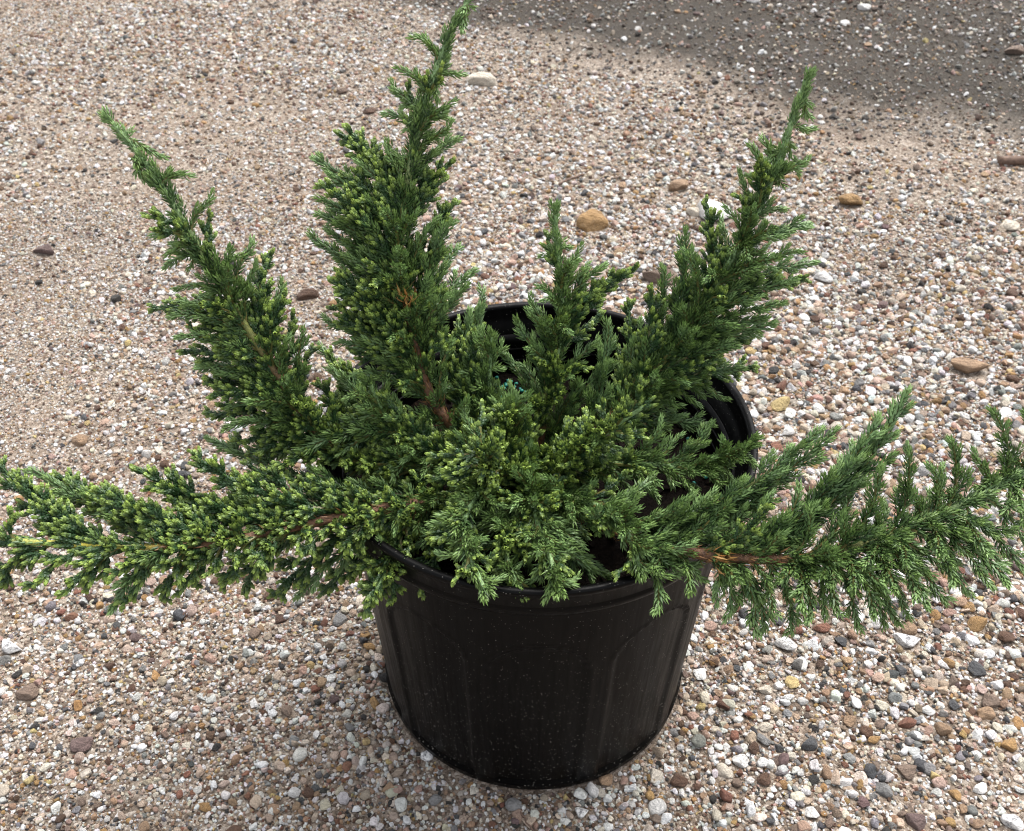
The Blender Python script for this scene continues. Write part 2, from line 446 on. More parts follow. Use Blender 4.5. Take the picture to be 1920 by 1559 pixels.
BRANCHES=[
{"n":"A","p":[[-0.006,-0.0102,0.212],[-0.0329,-0.016,0.2212],[-0.0598,-0.0218,0.2305],[-0.0866,-0.0276,0.2397],[-0.1132,-0.0325,0.2494],[-0.136,-0.0288,0.2647],[-0.1524,-0.0204,0.2866],[-0.1659,-0.0118,0.3107],[-0.1795,-0.0029,0.3347],[-0.1927,0.0062,0.3589],[-0.2052,0.0155,0.3834],[-0.218,0.0251,0.4076],[-0.2322,0.035,0.4307],[-0.2501,0.045,0.4511],[-0.2501,0.045,0.4511]],"r":[0.0042,0.0012],"s":[[0.8974358974358975,[-0.2264,0.042,0.4314],"s"],[0.8205128205128205,[-0.2111,0.0345,0.4235],"s"],[0.7435897435897436,[-0.1972,0.0314,0.4083],"a"],[0.6153846153846154,[-0.1783,0.0355,0.3755],"s"],[0.5384615384615384,[-0.1714,0.0483,0.361],"s"],[0.5128205128205128,[-0.1623,0.0294,0.348],"a"],[0.6666666666666666,[-0.1876,0.0226,0.3739],"a"],[0.8717948717948718,[-0.2344,0.0306,0.4217],"a"],[0.7435897435897436,[-0.2266,0.0151,0.3935],"s"],[0.6923076923076923,[-0.2308,0.0257,0.3669],"a"],[0.5641025641025641,[-0.2477,0.0323,0.3291],"s"],[0.6153846153846154,[-0.2175,0.0091,0.3477],"s"],[0.5128205128205128,[-0.2199,-0.0084,0.3368],"a"],[0.46153846153846156,[-0.1565,0.0186,0.3304],"s"],[0.07692307692307693,[-0.1485,0.0614,0.2705],"s"],[0.07692307692307693,[-0.1546,0.0707,0.2711],"a"],[0.07692307692307693,[-0.1394,0.0599,0.2655],"s"],[0.46153846153846156,[-0.2252,0.0168,0.2921],"a"],[0.4358974358974359,[-0.2187,0.0068,0.2866],"s"],[0.38461538461538464,[-0.1973,-0.0321,0.2835],"a"],[0.38461538461538464,[-0.1928,-0.0282,0.2845],"a"],[0.358974358974359,[-0.1812,-0.0359,0.2642],"s"],[0.46153846153846156,[-0.2161,-0.0016,0.3086],"a"],[0.4358974358974359,[-0.2045,-0.022,0.3013],"s"],[0.358974358974359,[-0.1756,-0.032,0.2606],"s"],[0.07692307692307693,[-0.1169,0.0345,0.2642],"s"],[0.15384615384615385,[-0.1356,0.0313,0.2573],"a"],[0.46153846153846156,[-0.1538,-0.0028,0.3032],"a"],[0.3333333333333333,[-0.1451,-0.0098,0.2823],"a"],[0.3076923076923077,[-0.1351,-0.0173,0.2705],"a"],[0.5897435897435898,[-0.1804,-0.0025,0.3284],"s"],[0.5384615384615384,[-0.1657,0.0042,0.3234],"s"],[0.48717948717948717,[-0.1591,0.0024,0.3077],"a"],[0.5641025641025641,[-0.1992,0.0036,0.3238],"a"],[0.48717948717948717,[-0.1949,-0.0024,0.3028],"a"],[0.4358974358974359,[-0.1838,-0.0182,0.2894],"s"],[0.5641025641025641,[-0.2234,-0.0009,0.3475],"a"],[0.717948717948718,[-0.2225,0.0136,0.3841],"a"],[0.5641025641025641,[-0.1731,0.0241,0.3422],"s"],[0.6153846153846154,[-0.1792,0.0094,0.3601],"a"],[0.6410256410256411,[-0.2101,0.014,0.3491],"a"],[0.6153846153846154,[-0.1939,-0.0005,0.3391],"a"],[0.48717948717948717,[-0.226,0.0078,0.3122],"s"],[0.38461538461538464,[-0.2178,-0.0048,0.2689],"s"],[0.5128205128205128,[-0.1997,-0.0089,0.3249],"s"],[0.358974358974359,[-0.1931,-0.0265,0.2648],"s"],[0.6410256410256411,[-0.2195,0.0081,0.361],"s"],[0.5384615384615384,[-0.2203,0.0106,0.327],"s"],[0.46153846153846156,[-0.1898,-0.0036,0.2906],"a"],[0.46153846153846156,[-0.1666,-0.019,0.29],"s"],[0.41025641025641024,[-0.1545,-0.0226,0.2752],"a"],[0.28205128205128205,[-0.1808,0.0191,0.2858],"a"],[0.1794871794871795,[-0.1439,0.0085,0.2852],"s"],[0.10256410256410256,[-0.1333,0.0297,0.2774],"a"],[0.5897435897435898,[-0.1738,0.0163,0.371],"s"],[0.5128205128205128,[-0.1591,0.0094,0.3522],"s"],[0.41025641025641024,[-0.1492,0.0099,0.3275],"a"],[0.41025641025641024,[-0.1503,0.0196,0.3032],"s"],[0.5384615384615384,[-0.2091,-0.0061,0.331],"s"],[0.46153846153846156,[-0.2033,-0.0074,0.3068],"a"],[0.41025641025641024,[-0.1992,-0.013,0.285],"a"],[0.7692307692307693,[-0.2209,0.0222,0.3862],"s"],[0.717948717948718,[-0.2126,0.0156,0.3715],"s"],[0.10256410256410256,[-0.1429,0.0431,0.2715],"a"]],"f":[28,0.055],"sc":0.5,"b":0.48},
{"n":"B","p":[[-0.0111,-0.0073,0.212],[-0.0275,-0.0111,0.2333],[-0.044,-0.0148,0.2546],[-0.0601,-0.018,0.2759],[-0.0717,-0.0131,0.2985],[-0.0778,-0.0021,0.3223],[-0.0834,0.0094,0.3462],[-0.0869,0.021,0.3702],[-0.0843,0.0329,0.3944],[-0.0796,0.045,0.4182],[-0.0731,0.0573,0.4415],[-0.0656,0.0698,0.4644],[-0.0555,0.0824,0.4861],[-0.0418,0.095,0.5058],[-0.0418,0.095,0.5058]],"r":[0.0042,0.0012],"s":[[0.8205128205128205,[-0.0723,0.0794,0.488],"s"],[0.9230769230769231,[-0.0468,0.0836,0.4923],"a"],[0.7948717948717948,[-0.0499,0.0766,0.4663],"a"],[0.7692307692307693,[-0.0825,0.0754,0.4701],"a"],[0.717948717948718,[-0.0896,0.0795,0.4565],"a"],[0.7948717948717948,[-0.0623,0.0686,0.4559],"a"],[0.6923076923076923,[-0.0927,0.0801,0.4409],"s"],[0.717948717948718,[-0.0579,0.0655,0.4446],"a"],[0.6153846153846154,[-0.0534,0.0742,0.4259],"a"],[0.6923076923076923,[-0.0636,0.0567,0.4354],"a"],[0.6410256410256411,[-0.0916,0.0567,0.4285],"a"],[0.5641025641025641,[-0.1184,0.0815,0.428],"s"],[0.5641025641025641,[-0.1258,0.0865,0.4235],"s"],[0.5128205128205128,[-0.1438,0.0828,0.4089],"a"],[0.48717948717948717,[-0.1317,0.0421,0.4127],"s"],[0.48717948717948717,[-0.1331,0.0478,0.3991],"a"],[0.46153846153846156,[-0.1274,0.0428,0.389],"a"],[0.358974358974359,[-0.1482,0.0601,0.3665],"a"],[0.41025641025641024,[-0.1346,0.0482,0.3782],"a"],[0.5641025641025641,[-0.0548,0.0559,0.4201],"s"],[0.6666666666666666,[-0.0705,0.0581,0.4204],"s"],[0.2564102564102564,[-0.0784,0.0688,0.4218],"a"],[0.5384615384615384,[-0.06,0.0481,0.4127],"s"],[0.358974358974359,[-0.0548,0.0324,0.3924],"a"],[0.4358974358974359,[-0.0653,0.0337,0.3927],"a"],[0.3333333333333333,[-0.1289,0.0128,0.364],"s"],[0.3076923076923077,[-0.1349,0.0425,0.3232],"s"],[0.38461538461538464,[-0.1172,0.0381,0.3519],"s"],[0.28205128205128205,[-0.1203,0.0228,0.3134],"a"],[0.3333333333333333,[-0.0423,0.0548,0.3439],"a"],[0.07692307692307693,[-0.037,0.0889,0.306],"a"],[0.07692307692307693,[-0.0399,0.0906,0.2949],"s"],[0.07692307692307693,[-0.0311,0.0264,0.3107],"a"],[0.4358974358974359,[-0.0999,-0.0042,0.373],"s"],[0.3333333333333333,[-0.1044,-0.0089,0.3531],"s"],[0.3333333333333333,[-0.0883,-0.0194,0.3409],"s"],[0.28205128205128205,[-0.0857,-0.0321,0.3181],"s"],[0.41025641025641024,[-0.1175,0.0242,0.3737],"a"],[0.3076923076923077,[-0.1252,0.0129,0.3336],"s"],[0.3333333333333333,[-0.1218,0.021,0.3443],"s"],[0.3076923076923077,[-0.1077,0.0001,0.3264],"a"],[0.3333333333333333,[-0.0606,0.0137,0.3493],"s"],[0.07692307692307693,[-0.0542,0.0621,0.2985],"s"],[0.3333333333333333,[-0.0592,0.0553,0.3501],"a"],[0.4358974358974359,[-0.0701,0.0258,0.3727],"s"],[0.3076923076923077,[-0.0473,0.0167,0.3552],"a"],[0.5128205128205128,[-0.1041,0.042,0.3781],"a"],[0.5384615384615384,[-0.1047,0.0371,0.4033],"s"],[0.5897435897435898,[-0.0955,0.0472,0.4086],"a"],[0.5384615384615384,[-0.1187,0.0535,0.4124],"s"],[0.5641025641025641,[-0.1083,0.0543,0.4192],"a"],[0.2564102564102564,[-0.115,-0.0099,0.3087],"a"],[0.2564102564102564,[-0.1072,0.0037,0.298],"a"],[0.07692307692307693,[-0.0457,0.026,0.3027],"a"],[0.07692307692307693,[-0.0582,0.0469,0.2732],"s"],[0.07692307692307693,[-0.0639,0.0411,0.3047],"s"],[0.5128205128205128,[-0.1291,0.0571,0.4105],"a"],[0.5641025641025641,[-0.1165,0.0688,0.4189],"s"],[0.4358974358974359,[-0.138,0.0533,0.3867],"a"],[0.48717948717948717,[-0.1262,0.0666,0.3868],"s"],[0.38461538461538464,[-0.135,0.0565,0.3575],"a"],[0.358974358974359,[-0.1228,0.0175,0.3625],"s"],[0.28205128205128205,[-0.1275,0.015,0.3153],"a"],[0.28205128205128205,[-0.1214,0.0145,0.307],"s"],[0.07692307692307693,[-0.0469,0.068,0.3034],"a"],[0.3333333333333333,[-0.0525,0.0663,0.3555],"a"],[0.38461538461538464,[-0.0542,0.0555,0.393],"s"],[0.28205128205128205,[-0.141,0.0387,0.3152],"a"],[0.3076923076923077,[-0.1251,0.0273,0.3191],"s"],[0.3333333333333333,[-0.1321,0.0413,0.3346],"s"],[0.07692307692307693,[-0.042,0.0294,0.3133],"s"],[0.7435897435897436,[-0.0817,0.071,0.4492],"a"],[0.7435897435897436,[-0.0781,0.0588,0.4412],"s"],[0.6666666666666666,[-0.0885,0.0536,0.423],"a"]],"f":[32,0.05],"sc":0.45,"b":0.42},
{"n":"C","p":[[0.006,-0.0199,0.212],[0.0048,-0.0138,0.2253],[0.0036,-0.0077,0.2386],[0.0027,-0.0017,0.2519],[0.0039,0.0036,0.2654],[0.0063,0.0084,0.279],[0.0092,0.0133,0.2925],[0.0123,0.0184,0.3059],[0.0141,0.0235,0.3195],[0.0147,0.0286,0.3332],[0.0135,0.0338,0.3468],[0.0115,0.0391,0.3603],[0.0104,0.0446,0.3739],[0.0095,0.05,0.3874],[0.0095,0.05,0.3874]],"r":[0.0034,0.0012],"s":[[0.5128205128205128,[0.0616,0.046,0.35],"s"],[0.5384615384615384,[0.0494,0.0409,0.3464],"s"],[0.6153846153846154,[0.0405,0.0418,0.3547],"s"],[0.6666666666666666,[0.0304,0.0431,0.3519],"s"],[0.7435897435897436,[0.0236,0.0467,0.3556],"s"],[0.8205128205128205,[0.0181,0.0462,0.3658],"a"],[0.7948717948717948,[0.0047,0.0471,0.3593],"s"],[0.4358974358974359,[-0.0056,0.0448,0.3264],"a"],[0.3333333333333333,[-0.0143,0.0343,0.3158],"a"],[0.23076923076923078,[-0.0248,0.0414,0.2866],"a"],[0.07692307692307693,[0.0466,0.0192,0.2947],"a"],[0.46153846153846156,[0.0417,0.0463,0.3115],"s"],[0.07692307692307693,[0.0576,0.0077,0.269],"a"],[0.3076923076923077,[0.0391,0.0309,0.3034],"a"],[0.46153846153846156,[-0.0002,0.0267,0.3238],"a"],[0.38461538461538464,[-0.0035,0.0245,0.3082],"a"],[0.28205128205128205,[-0.0085,0.0266,0.2844],"a"],[0.6153846153846154,[0.0278,0.0405,0.331],"a"],[0.5897435897435898,[0.0341,0.0356,0.3385],"a"],[0.6153846153846154,[0.006,0.0194,0.3454],"a"],[0.5641025641025641,[0.0157,0.0009,0.3341],"a"],[0.41025641025641024,[0.0027,-0.0043,0.3129],"s"],[0.358974358974359,[0.0164,-0.006,0.3056],"s"],[0.10256410256410256,[0.0282,0.0091,0.2847],"a"],[0.1794871794871795,[-0.0175,0.0271,0.2608],"a"]],"f":[20,0.042],"sc":0.35,"b":0.2},
{"n":"D","p":[[0.009,-0.0116,0.212],[0.0239,-0.0065,0.2299],[0.0388,-0.0013,0.2478],[0.0537,0.004,0.2656],[0.0688,0.0109,0.2827],[0.0835,0.0186,0.2997],[0.0974,0.0264,0.3175],[0.1099,0.0344,0.3361],[0.1212,0.0424,0.3555],[0.1317,0.0506,0.3752],[0.1411,0.059,0.3955],[0.1482,0.0675,0.4165],[0.1544,0.0762,0.4379],[0.1604,0.085,0.4592],[0.1604,0.085,0.4592]],"r":[0.004,0.0012],"s":[[0.7692307692307693,[0.1388,0.0776,0.4235],"a"],[0.6410256410256411,[0.1262,0.0688,0.404],"a"],[0.46153846153846156,[0.1107,0.0851,0.3736],"s"],[0.3333333333333333,[0.0946,0.063,0.3675],"a"],[0.5641025641025641,[0.1184,0.0727,0.3681],"a"],[0.2564102564102564,[0.0814,0.0494,0.3482],"a"],[0.38461538461538464,[0.0957,0.0615,0.3291],"s"],[0.23076923076923078,[0.0722,0.036,0.3399],"s"],[0.8974358974358975,[0.1644,0.0833,0.437],"a"],[0.8461538461538461,[0.1652,0.0801,0.429],"a"],[0.8205128205128205,[0.156,0.074,0.4156],"a"],[0.7692307692307693,[0.1634,0.0747,0.4053],"a"],[0.6666666666666666,[0.159,0.0714,0.3794],"a"],[0.5897435897435898,[0.1793,0.0794,0.3626],"a"],[0.46153846153846156,[0.1833,0.0657,0.3423],"a"],[0.4358974358974359,[0.1733,0.052,0.337],"s"],[0.38461538461538464,[0.1545,0.0205,0.3406],"a"],[0.358974358974359,[0.1447,0.0211,0.329],"a"],[0.3333333333333333,[0.1472,0.037,0.3047],"a"],[0.20512820512820512,[0.1533,0.047,0.2689],"s"],[0.358974358974359,[0.088,0.046,0.3272],"s"],[0.41025641025641024,[0.1037,0.0727,0.3433],"a"],[0.5384615384615384,[0.1135,0.0573,0.361],"s"],[0.6153846153846154,[0.1217,0.0615,0.382],"a"],[0.717948717948718,[0.1339,0.0717,0.4028],"a"],[0.6153846153846154,[0.1496,0.0533,0.3674],"a"],[0.5384615384615384,[0.1477,0.0474,0.3511],"a"],[0.48717948717948717,[0.1335,0.0365,0.3419],"a"],[0.5128205128205128,[0.1106,0.037,0.3333],"s"],[0.4358974358974359,[0.1014,0.029,0.3136],"a"],[0.4358974358974359,[0.1169,0.0255,0.3247],"a"],[0.3076923076923077,[0.1267,0.0123,0.313],"a"],[0.23076923076923078,[0.1359,0.0242,0.2863],"a"],[0.28205128205128205,[0.1142,0.0108,0.3012],"s"],[0.358974358974359,[0.0848,0.0342,0.3098],"a"],[0.28205128205128205,[0.0802,0.053,0.305],"a"],[0.41025641025641024,[0.091,0.0211,0.3361],"a"],[0.5384615384615384,[0.1061,0.0259,0.357],"a"],[0.6153846153846154,[0.1181,0.0312,0.3731],"a"],[0.5128205128205128,[0.1651,0.044,0.3652],"a"],[0.4358974358974359,[0.1613,0.04,0.3437],"a"],[0.3333333333333333,[0.1529,0.0285,0.3183],"a"],[0.3076923076923077,[0.1403,0.0389,0.2976],"s"],[0.46153846153846156,[0.0999,0.0404,0.3394],"s"],[0.41025641025641024,[0.09,0.0293,0.3219],"a"],[0.28205128205128205,[0.0828,0.0569,0.3198],"a"],[0.48717948717948717,[0.1149,0.0124,0.3502],"s"],[0.4358974358974359,[0.138,0.0239,0.3423],"a"],[0.6153846153846154,[0.128,0.0291,0.3706],"s"],[0.7692307692307693,[0.1486,0.062,0.4043],"a"],[0.7948717948717948,[0.1416,0.0692,0.4151],"a"],[0.6923076923076923,[0.1302,0.0614,0.3934],"a"]],"f":[30,0.052],"sc":0.2,"b":0.25},
{"n":"E","p":[[0.0073,-0.0193,0.212],[0.0122,-0.0427,0.2296],[0.0171,-0.0661,0.2472],[0.0267,-0.0882,0.2608],[0.0489,-0.106,0.2646],[0.075,-0.1198,0.2669],[0.1029,-0.1291,0.2694],[0.132,-0.1334,0.2719],[0.1613,-0.1319,0.2744],[0.1893,-0.123,0.2768],[0.2165,-0.1114,0.279],[0.2431,-0.0983,0.2811],[0.2693,-0.0844,0.2831],[0.2953,-0.0702,0.285],[0.2953,-0.0702,0.285]],"r":[0.0048,0.0015],"s":[[0.4358974358974359,[0.2136,-0.0556,0.3327],"a"],[0.2564102564102564,[0.1597,-0.0794,0.3235],"a"],[0.28205128205128205,[0.1712,-0.0716,0.3166],"a"],[0.41025641025641024,[0.1933,-0.0743,0.3266],"a"],[0.4358974358974359,[0.1893,-0.0614,0.2943],"a"],[0.3333333333333333,[0.1552,-0.0549,0.2781],"a"],[0.358974358974359,[0.1389,-0.0848,0.2962],"a"],[0.6666666666666666,[0.2046,-0.0965,0.3218],"a"],[0.7692307692307693,[0.2331,-0.0852,0.3193],"a"],[0.8717948717948718,[0.2649,-0.0611,0.321],"a"],[0.9487179487179487,[0.2829,-0.0619,0.3205],"a"],[0.8717948717948718,[0.2564,-0.0904,0.2851],"a"],[0.8717948717948718,[0.2731,-0.0987,0.2762],"a"],[0.8717948717948718,[0.2829,-0.1025,0.2734],"a"],[0.8205128205128205,[0.2859,-0.1068,0.2589],"a"],[0.7692307692307693,[0.2829,-0.1186,0.2487],"a"],[0.717948717948718,[0.2606,-0.1433,0.2648],"a"],[0.717948717948718,[0.2356,-0.1311,0.2644],"a"],[0.6923076923076923,[0.2048,-0.1257,0.2724],"a"],[0.4358974358974359,[0.1189,-0.1618,0.2423],"a"],[0.48717948717948717,[0.1403,-0.16,0.2418],"a"],[0.5384615384615384,[0.1586,-0.1523,0.2507],"a"],[0.5641025641025641,[0.1749,-0.1629,0.2494],"a"],[0.5897435897435898,[0.2001,-0.1554,0.2436],"a"],[0.6153846153846154,[0.2054,-0.1531,0.2479],"a"],[0.6410256410256411,[0.2224,-0.1563,0.2626],"a"],[0.717948717948718,[0.249,-0.1457,0.2659],"a"],[0.41025641025641024,[0.1093,-0.1104,0.28],"a"],[0.358974358974359,[0.0819,-0.1471,0.2602],"a"],[0.3076923076923077,[0.0653,-0.1516,0.2498],"a"],[0.3333333333333333,[0.0618,-0.1353,0.2678],"a"],[0.4358974358974359,[0.1036,-0.1393,0.2546],"a"],[0.41025641025641024,[0.1283,-0.1056,0.2955],"a"],[0.46153846153846156,[0.1458,-0.1054,0.2996],"a"],[0.48717948717948717,[0.1654,-0.0908,0.2938],"a"],[0.5384615384615384,[0.1783,-0.0966,0.2994],"a"],[0.5897435897435898,[0.1831,-0.1142,0.3247],"a"],[0.717948717948718,[0.2084,-0.1015,0.2957],"a"],[0.7435897435897436,[0.2235,-0.0937,0.3051],"a"],[0.3333333333333333,[0.116,-0.1001,0.3029],"a"],[0.3076923076923077,[0.1004,-0.0847,0.2746],"a"],[0.3333333333333333,[0.0886,-0.102,0.2743],"a"],[0.6410256410256411,[0.1746,-0.148,0.2846],"a"],[0.5641025641025641,[0.1567,-0.1565,0.2769],"a"],[0.5384615384615384,[0.1395,-0.1579,0.2741],"a"],[0.6410256410256411,[0.1862,-0.1537,0.278],"a"],[0.6666666666666666,[0.2218,-0.1313,0.2563],"a"],[0.7948717948717948,[0.24,-0.1156,0.2753],"a"],[0.7948717948717948,[0.2294,-0.0988,0.2887],"a"],[0.8461538461538461,[0.254,-0.0797,0.3004],"a"],[0.48717948717948717,[0.1276,-0.1432,0.2564],"a"],[0.4358974358974359,[0.1145,-0.141,0.2443],"a"],[0.5128205128205128,[0.1496,-0.1189,0.2962],"a"],[0.5897435897435898,[0.1676,-0.1207,0.2938],"a"],[0.6410256410256411,[0.1879,-0.1118,0.2932],"a"],[0.46153846153846156,[0.1261,-0.1624,0.2614],"a"],[0.5128205128205128,[0.1456,-0.1666,0.2621],"a"],[0.5384615384615384,[0.1598,-0.1655,0.2653],"a"],[0.5897435897435898,[0.1798,-0.1671,0.265],"a"],[0.6410256410256411,[0.2095,-0.1631,0.2669],"a"],[0.6923076923076923,[0.2449,-0.1349,0.2465],"a"],[0.5897435897435898,[0.1649,-0.165,0.2827],"a"],[0.6153846153846154,[0.1879,-0.1647,0.2823],"a"],[0.5641025641025641,[0.1479,-0.1593,0.289],"a"],[0.5128205128205128,[0.1256,-0.1599,0.2853],"a"],[0.7435897435897436,[0.2682,-0.1223,0.2553],"a"],[0.7692307692307693,[0.2467,-0.1365,0.2804],"a"],[0.717948717948718,[0.2138,-0.1466,0.2917],"a"],[0.6666666666666666,[0.1948,-0.1534,0.2908],"a"],[0.9230769230769231,[0.2817,-0.0879,0.2822],"a"],[0.9230769230769231,[0.2749,-0.0714,0.2926],"a"],[0.8974358974358975,[0.2628,-0.0838,0.287],"a"],[0.4358974358974359,[0.1276,-0.1529,0.2351],"a"],[0.5128205128205128,[0.137,-0.1692,0.2745],"a"],[0.41025641025641024,[0.1075,-0.1477,0.243],"a"],[0.41025641025641024,[0.098,-0.1429,0.2514],"a"],[0.5897435897435898,[0.1963,-0.151,0.2375],"a"],[0.6410256410256411,[0.1998,-0.1658,0.2792],"a"],[0.6923076923076923,[0.2258,-0.151,0.2748],"a"]],"f":[28,0.05],"sc":0.03,"b":0.5},
{"n":"F","p":[[-0.0185,-0.0115,0.212],[-0.0345,-0.029,0.2246],[-0.0506,-0.0466,0.2371],[-0.0666,-0.0641,0.2497],[-0.0844,-0.0799,0.2605],[-0.1085,-0.0895,0.2644],[-0.1336,-0.0988,0.2669],[-0.1583,-0.1092,0.2693],[-0.1831,-0.1191,0.2719],[-0.2089,-0.126,0.2745],[-0.2355,-0.1278,0.2771],[-0.2622,-0.1286,0.2797],[-0.289,-0.1289,0.2824],[-0.3158,-0.1287,0.285],[-0.3158,-0.1287,0.285]],"r":[0.0044,0.0014],"s":[[0.717948717948718,[-0.3219,-0.076,0.2935],"s"],[0.5128205128205128,[-0.3112,-0.0643,0.2775],"a"],[0.5128205128205128,[-0.3045,-0.0518,0.2605],"s"],[0.5384615384615384,[-0.2888,-0.0679,0.272],"s"],[0.7435897435897436,[-0.2977,-0.0904,0.2838],"s"],[0.7435897435897436,[-0.286,-0.1,0.286],"s"],[0.5384615384615384,[-0.2532,-0.1048,0.3011],"s"],[0.4358974358974359,[-0.2372,-0.0807,0.2927],"s"],[0.46153846153846156,[-0.2275,-0.0789,0.2787],"s"],[0.20512820512820512,[-0.2206,-0.0057,0.2489],"a"],[0.358974358974359,[-0.201,-0.0851,0.3054],"s"],[0.3333333333333333,[-0.1828,-0.0466,0.2626],"s"],[0.8717948717948718,[-0.298,-0.1191,0.2938],"s"],[0.8974358974358975,[-0.3146,-0.1123,0.2894],"a"],[0.9487179487179487,[-0.3089,-0.1281,0.2887],"s"],[0.8205128205128205,[-0.3133,-0.139,0.2528],"s"],[0.7692307692307693,[-0.282,-0.1487,0.269],"s"],[0.717948717948718,[-0.2628,-0.1547,0.2694],"s"],[0.717948717948718,[-0.2553,-0.1431,0.2623],"s"],[0.6410256410256411,[-0.2442,-0.1452,0.2476],"a"],[0.6410256410256411,[-0.2362,-0.1442,0.2506],"s"],[0.5897435897435898,[-0.2203,-0.1372,0.245],"s"],[0.5641025641025641,[-0.2073,-0.1383,0.2505],"s"],[0.5641025641025641,[-0.2026,-0.1292,0.2458],"s"],[0.48717948717948717,[-0.1853,-0.1304,0.2473],"s"],[0.4358974358974359,[-0.1825,-0.1098,0.2189],"s"],[0.3076923076923077,[-0.1661,-0.1017,0.2019],"s"],[0.2564102564102564,[-0.1532,-0.1051,0.2039],"a"],[0.20512820512820512,[-0.1432,-0.0879,0.1851],"s"],[0.5128205128205128,[-0.2125,-0.0995,0.285],"s"],[0.5641025641025641,[-0.2266,-0.1001,0.2768],"s"],[0.5897435897435898,[-0.2324,-0.113,0.2902],"s"],[0.6410256410256411,[-0.2519,-0.0994,0.2761],"s"],[0.46153846153846156,[-0.1987,-0.0934,0.2833],"s"],[0.41025641025641024,[-0.1933,-0.0688,0.2724],"a"],[0.4358974358974359,[-0.1852,-0.0793,0.2692],"s"],[0.4358974358974359,[-0.1728,-0.0801,0.2654],"s"],[0.41025641025641024,[-0.1604,-0.0763,0.2662],"s"],[0.3333333333333333,[-0.1541,-0.0579,0.2618],"s"],[0.3076923076923077,[-0.1357,-0.0773,0.2807],"s"],[0.358974358974359,[-0.1277,-0.0772,0.267],"s"],[0.5897435897435898,[-0.1872,-0.1257,0.2905],"s"],[0.5384615384615384,[-0.1709,-0.1194,0.2882],"s"],[0.48717948717948717,[-0.1513,-0.113,0.2857],"s"],[0.4358974358974359,[-0.1323,-0.1217,0.2818],"s"],[0.3076923076923077,[-0.1167,-0.1171,0.2633],"s"],[0.38461538461538464,[-0.1415,-0.121,0.2585],"s"],[0.46153846153846156,[-0.1642,-0.1288,0.2627],"s"],[0.5641025641025641,[-0.185,-0.1392,0.2701],"s"],[0.6153846153846154,[-0.2073,-0.1385,0.2647],"s"],[0.6666666666666666,[-0.2283,-0.133,0.2583],"s"],[0.1794871794871795,[-0.1255,-0.0938,0.2075],"s"],[0.1794871794871795,[-0.1105,-0.0943,0.2233],"s"],[0.8974358974358975,[-0.3063,-0.1431,0.279],"s"],[0.8461538461538461,[-0.297,-0.1313,0.2655],"s"],[0.2564102564102564,[-0.0933,-0.0874,0.2795],"s"],[0.28205128205128205,[-0.08,-0.0992,0.2759],"s"],[0.358974358974359,[-0.1026,-0.1094,0.2907],"s"],[0.20512820512820512,[-0.0692,-0.0773,0.2694],"s"],[0.38461538461538464,[-0.1151,-0.1158,0.2799],"s"],[0.2564102564102564,[-0.087,-0.0998,0.2651],"a"],[0.3076923076923077,[-0.1012,-0.109,0.2727],"s"]],"f":[24,0.036],"sc":0.92,"b":0.62},
{"n":"G1","p":[[-0.004,-0.016,0.212],[-0.0089,-0.0247,0.2224],[-0.0137,-0.0334,0.2328],[-0.0186,-0.0422,0.2431],[-0.0235,-0.0509,0.2535],[-0.0308,-0.0579,0.2601],[-0.0438,-0.0607,0.258],[-0.0574,-0.0642,0.2547],[-0.0703,-0.0691,0.2513],[-0.0809,-0.0777,0.2479],[-0.0888,-0.0889,0.2447],[-0.0919,-0.1024,0.2415],[-0.0951,-0.116,0.2383],[-0.0993,-0.1294,0.235],[-0.0993,-0.1294,0.235]],"r":[0.003,0.0012],"s":[[0.5641025641025641,[-0.1054,-0.1216,0.2115],"s"],[0.717948717948718,[-0.0883,-0.1205,0.2242],"s"],[0.41025641025641024,[-0.0725,-0.1159,0.2246],"s"],[0.5384615384615384,[-0.0856,-0.0808,0.213],"s"],[0.8974358974358975,[-0.1009,-0.1132,0.2353],"s"],[0.6923076923076923,[-0.1183,-0.0759,0.2326],"s"],[0.5897435897435898,[-0.0778,-0.077,0.2337],"s"],[0.41025641025641024,[-0.0634,-0.0893,0.2422],"s"],[0.6410256410256411,[-0.1235,-0.0736,0.2494],"s"],[0.5128205128205128,[-0.0921,-0.0494,0.2535],"s"],[0.5897435897435898,[-0.1029,-0.0712,0.261],"s"],[0.7948717948717948,[-0.1144,-0.1059,0.2365],"s"],[0.5897435897435898,[-0.0807,-0.0655,0.2553],"a"],[0.8974358974358975,[-0.1066,-0.1207,0.2343],"s"],[0.28205128205128205,[-0.0721,-0.0599,0.2353],"s"]],"f":[16,0.038],"sc":0.75,"b":0.2},
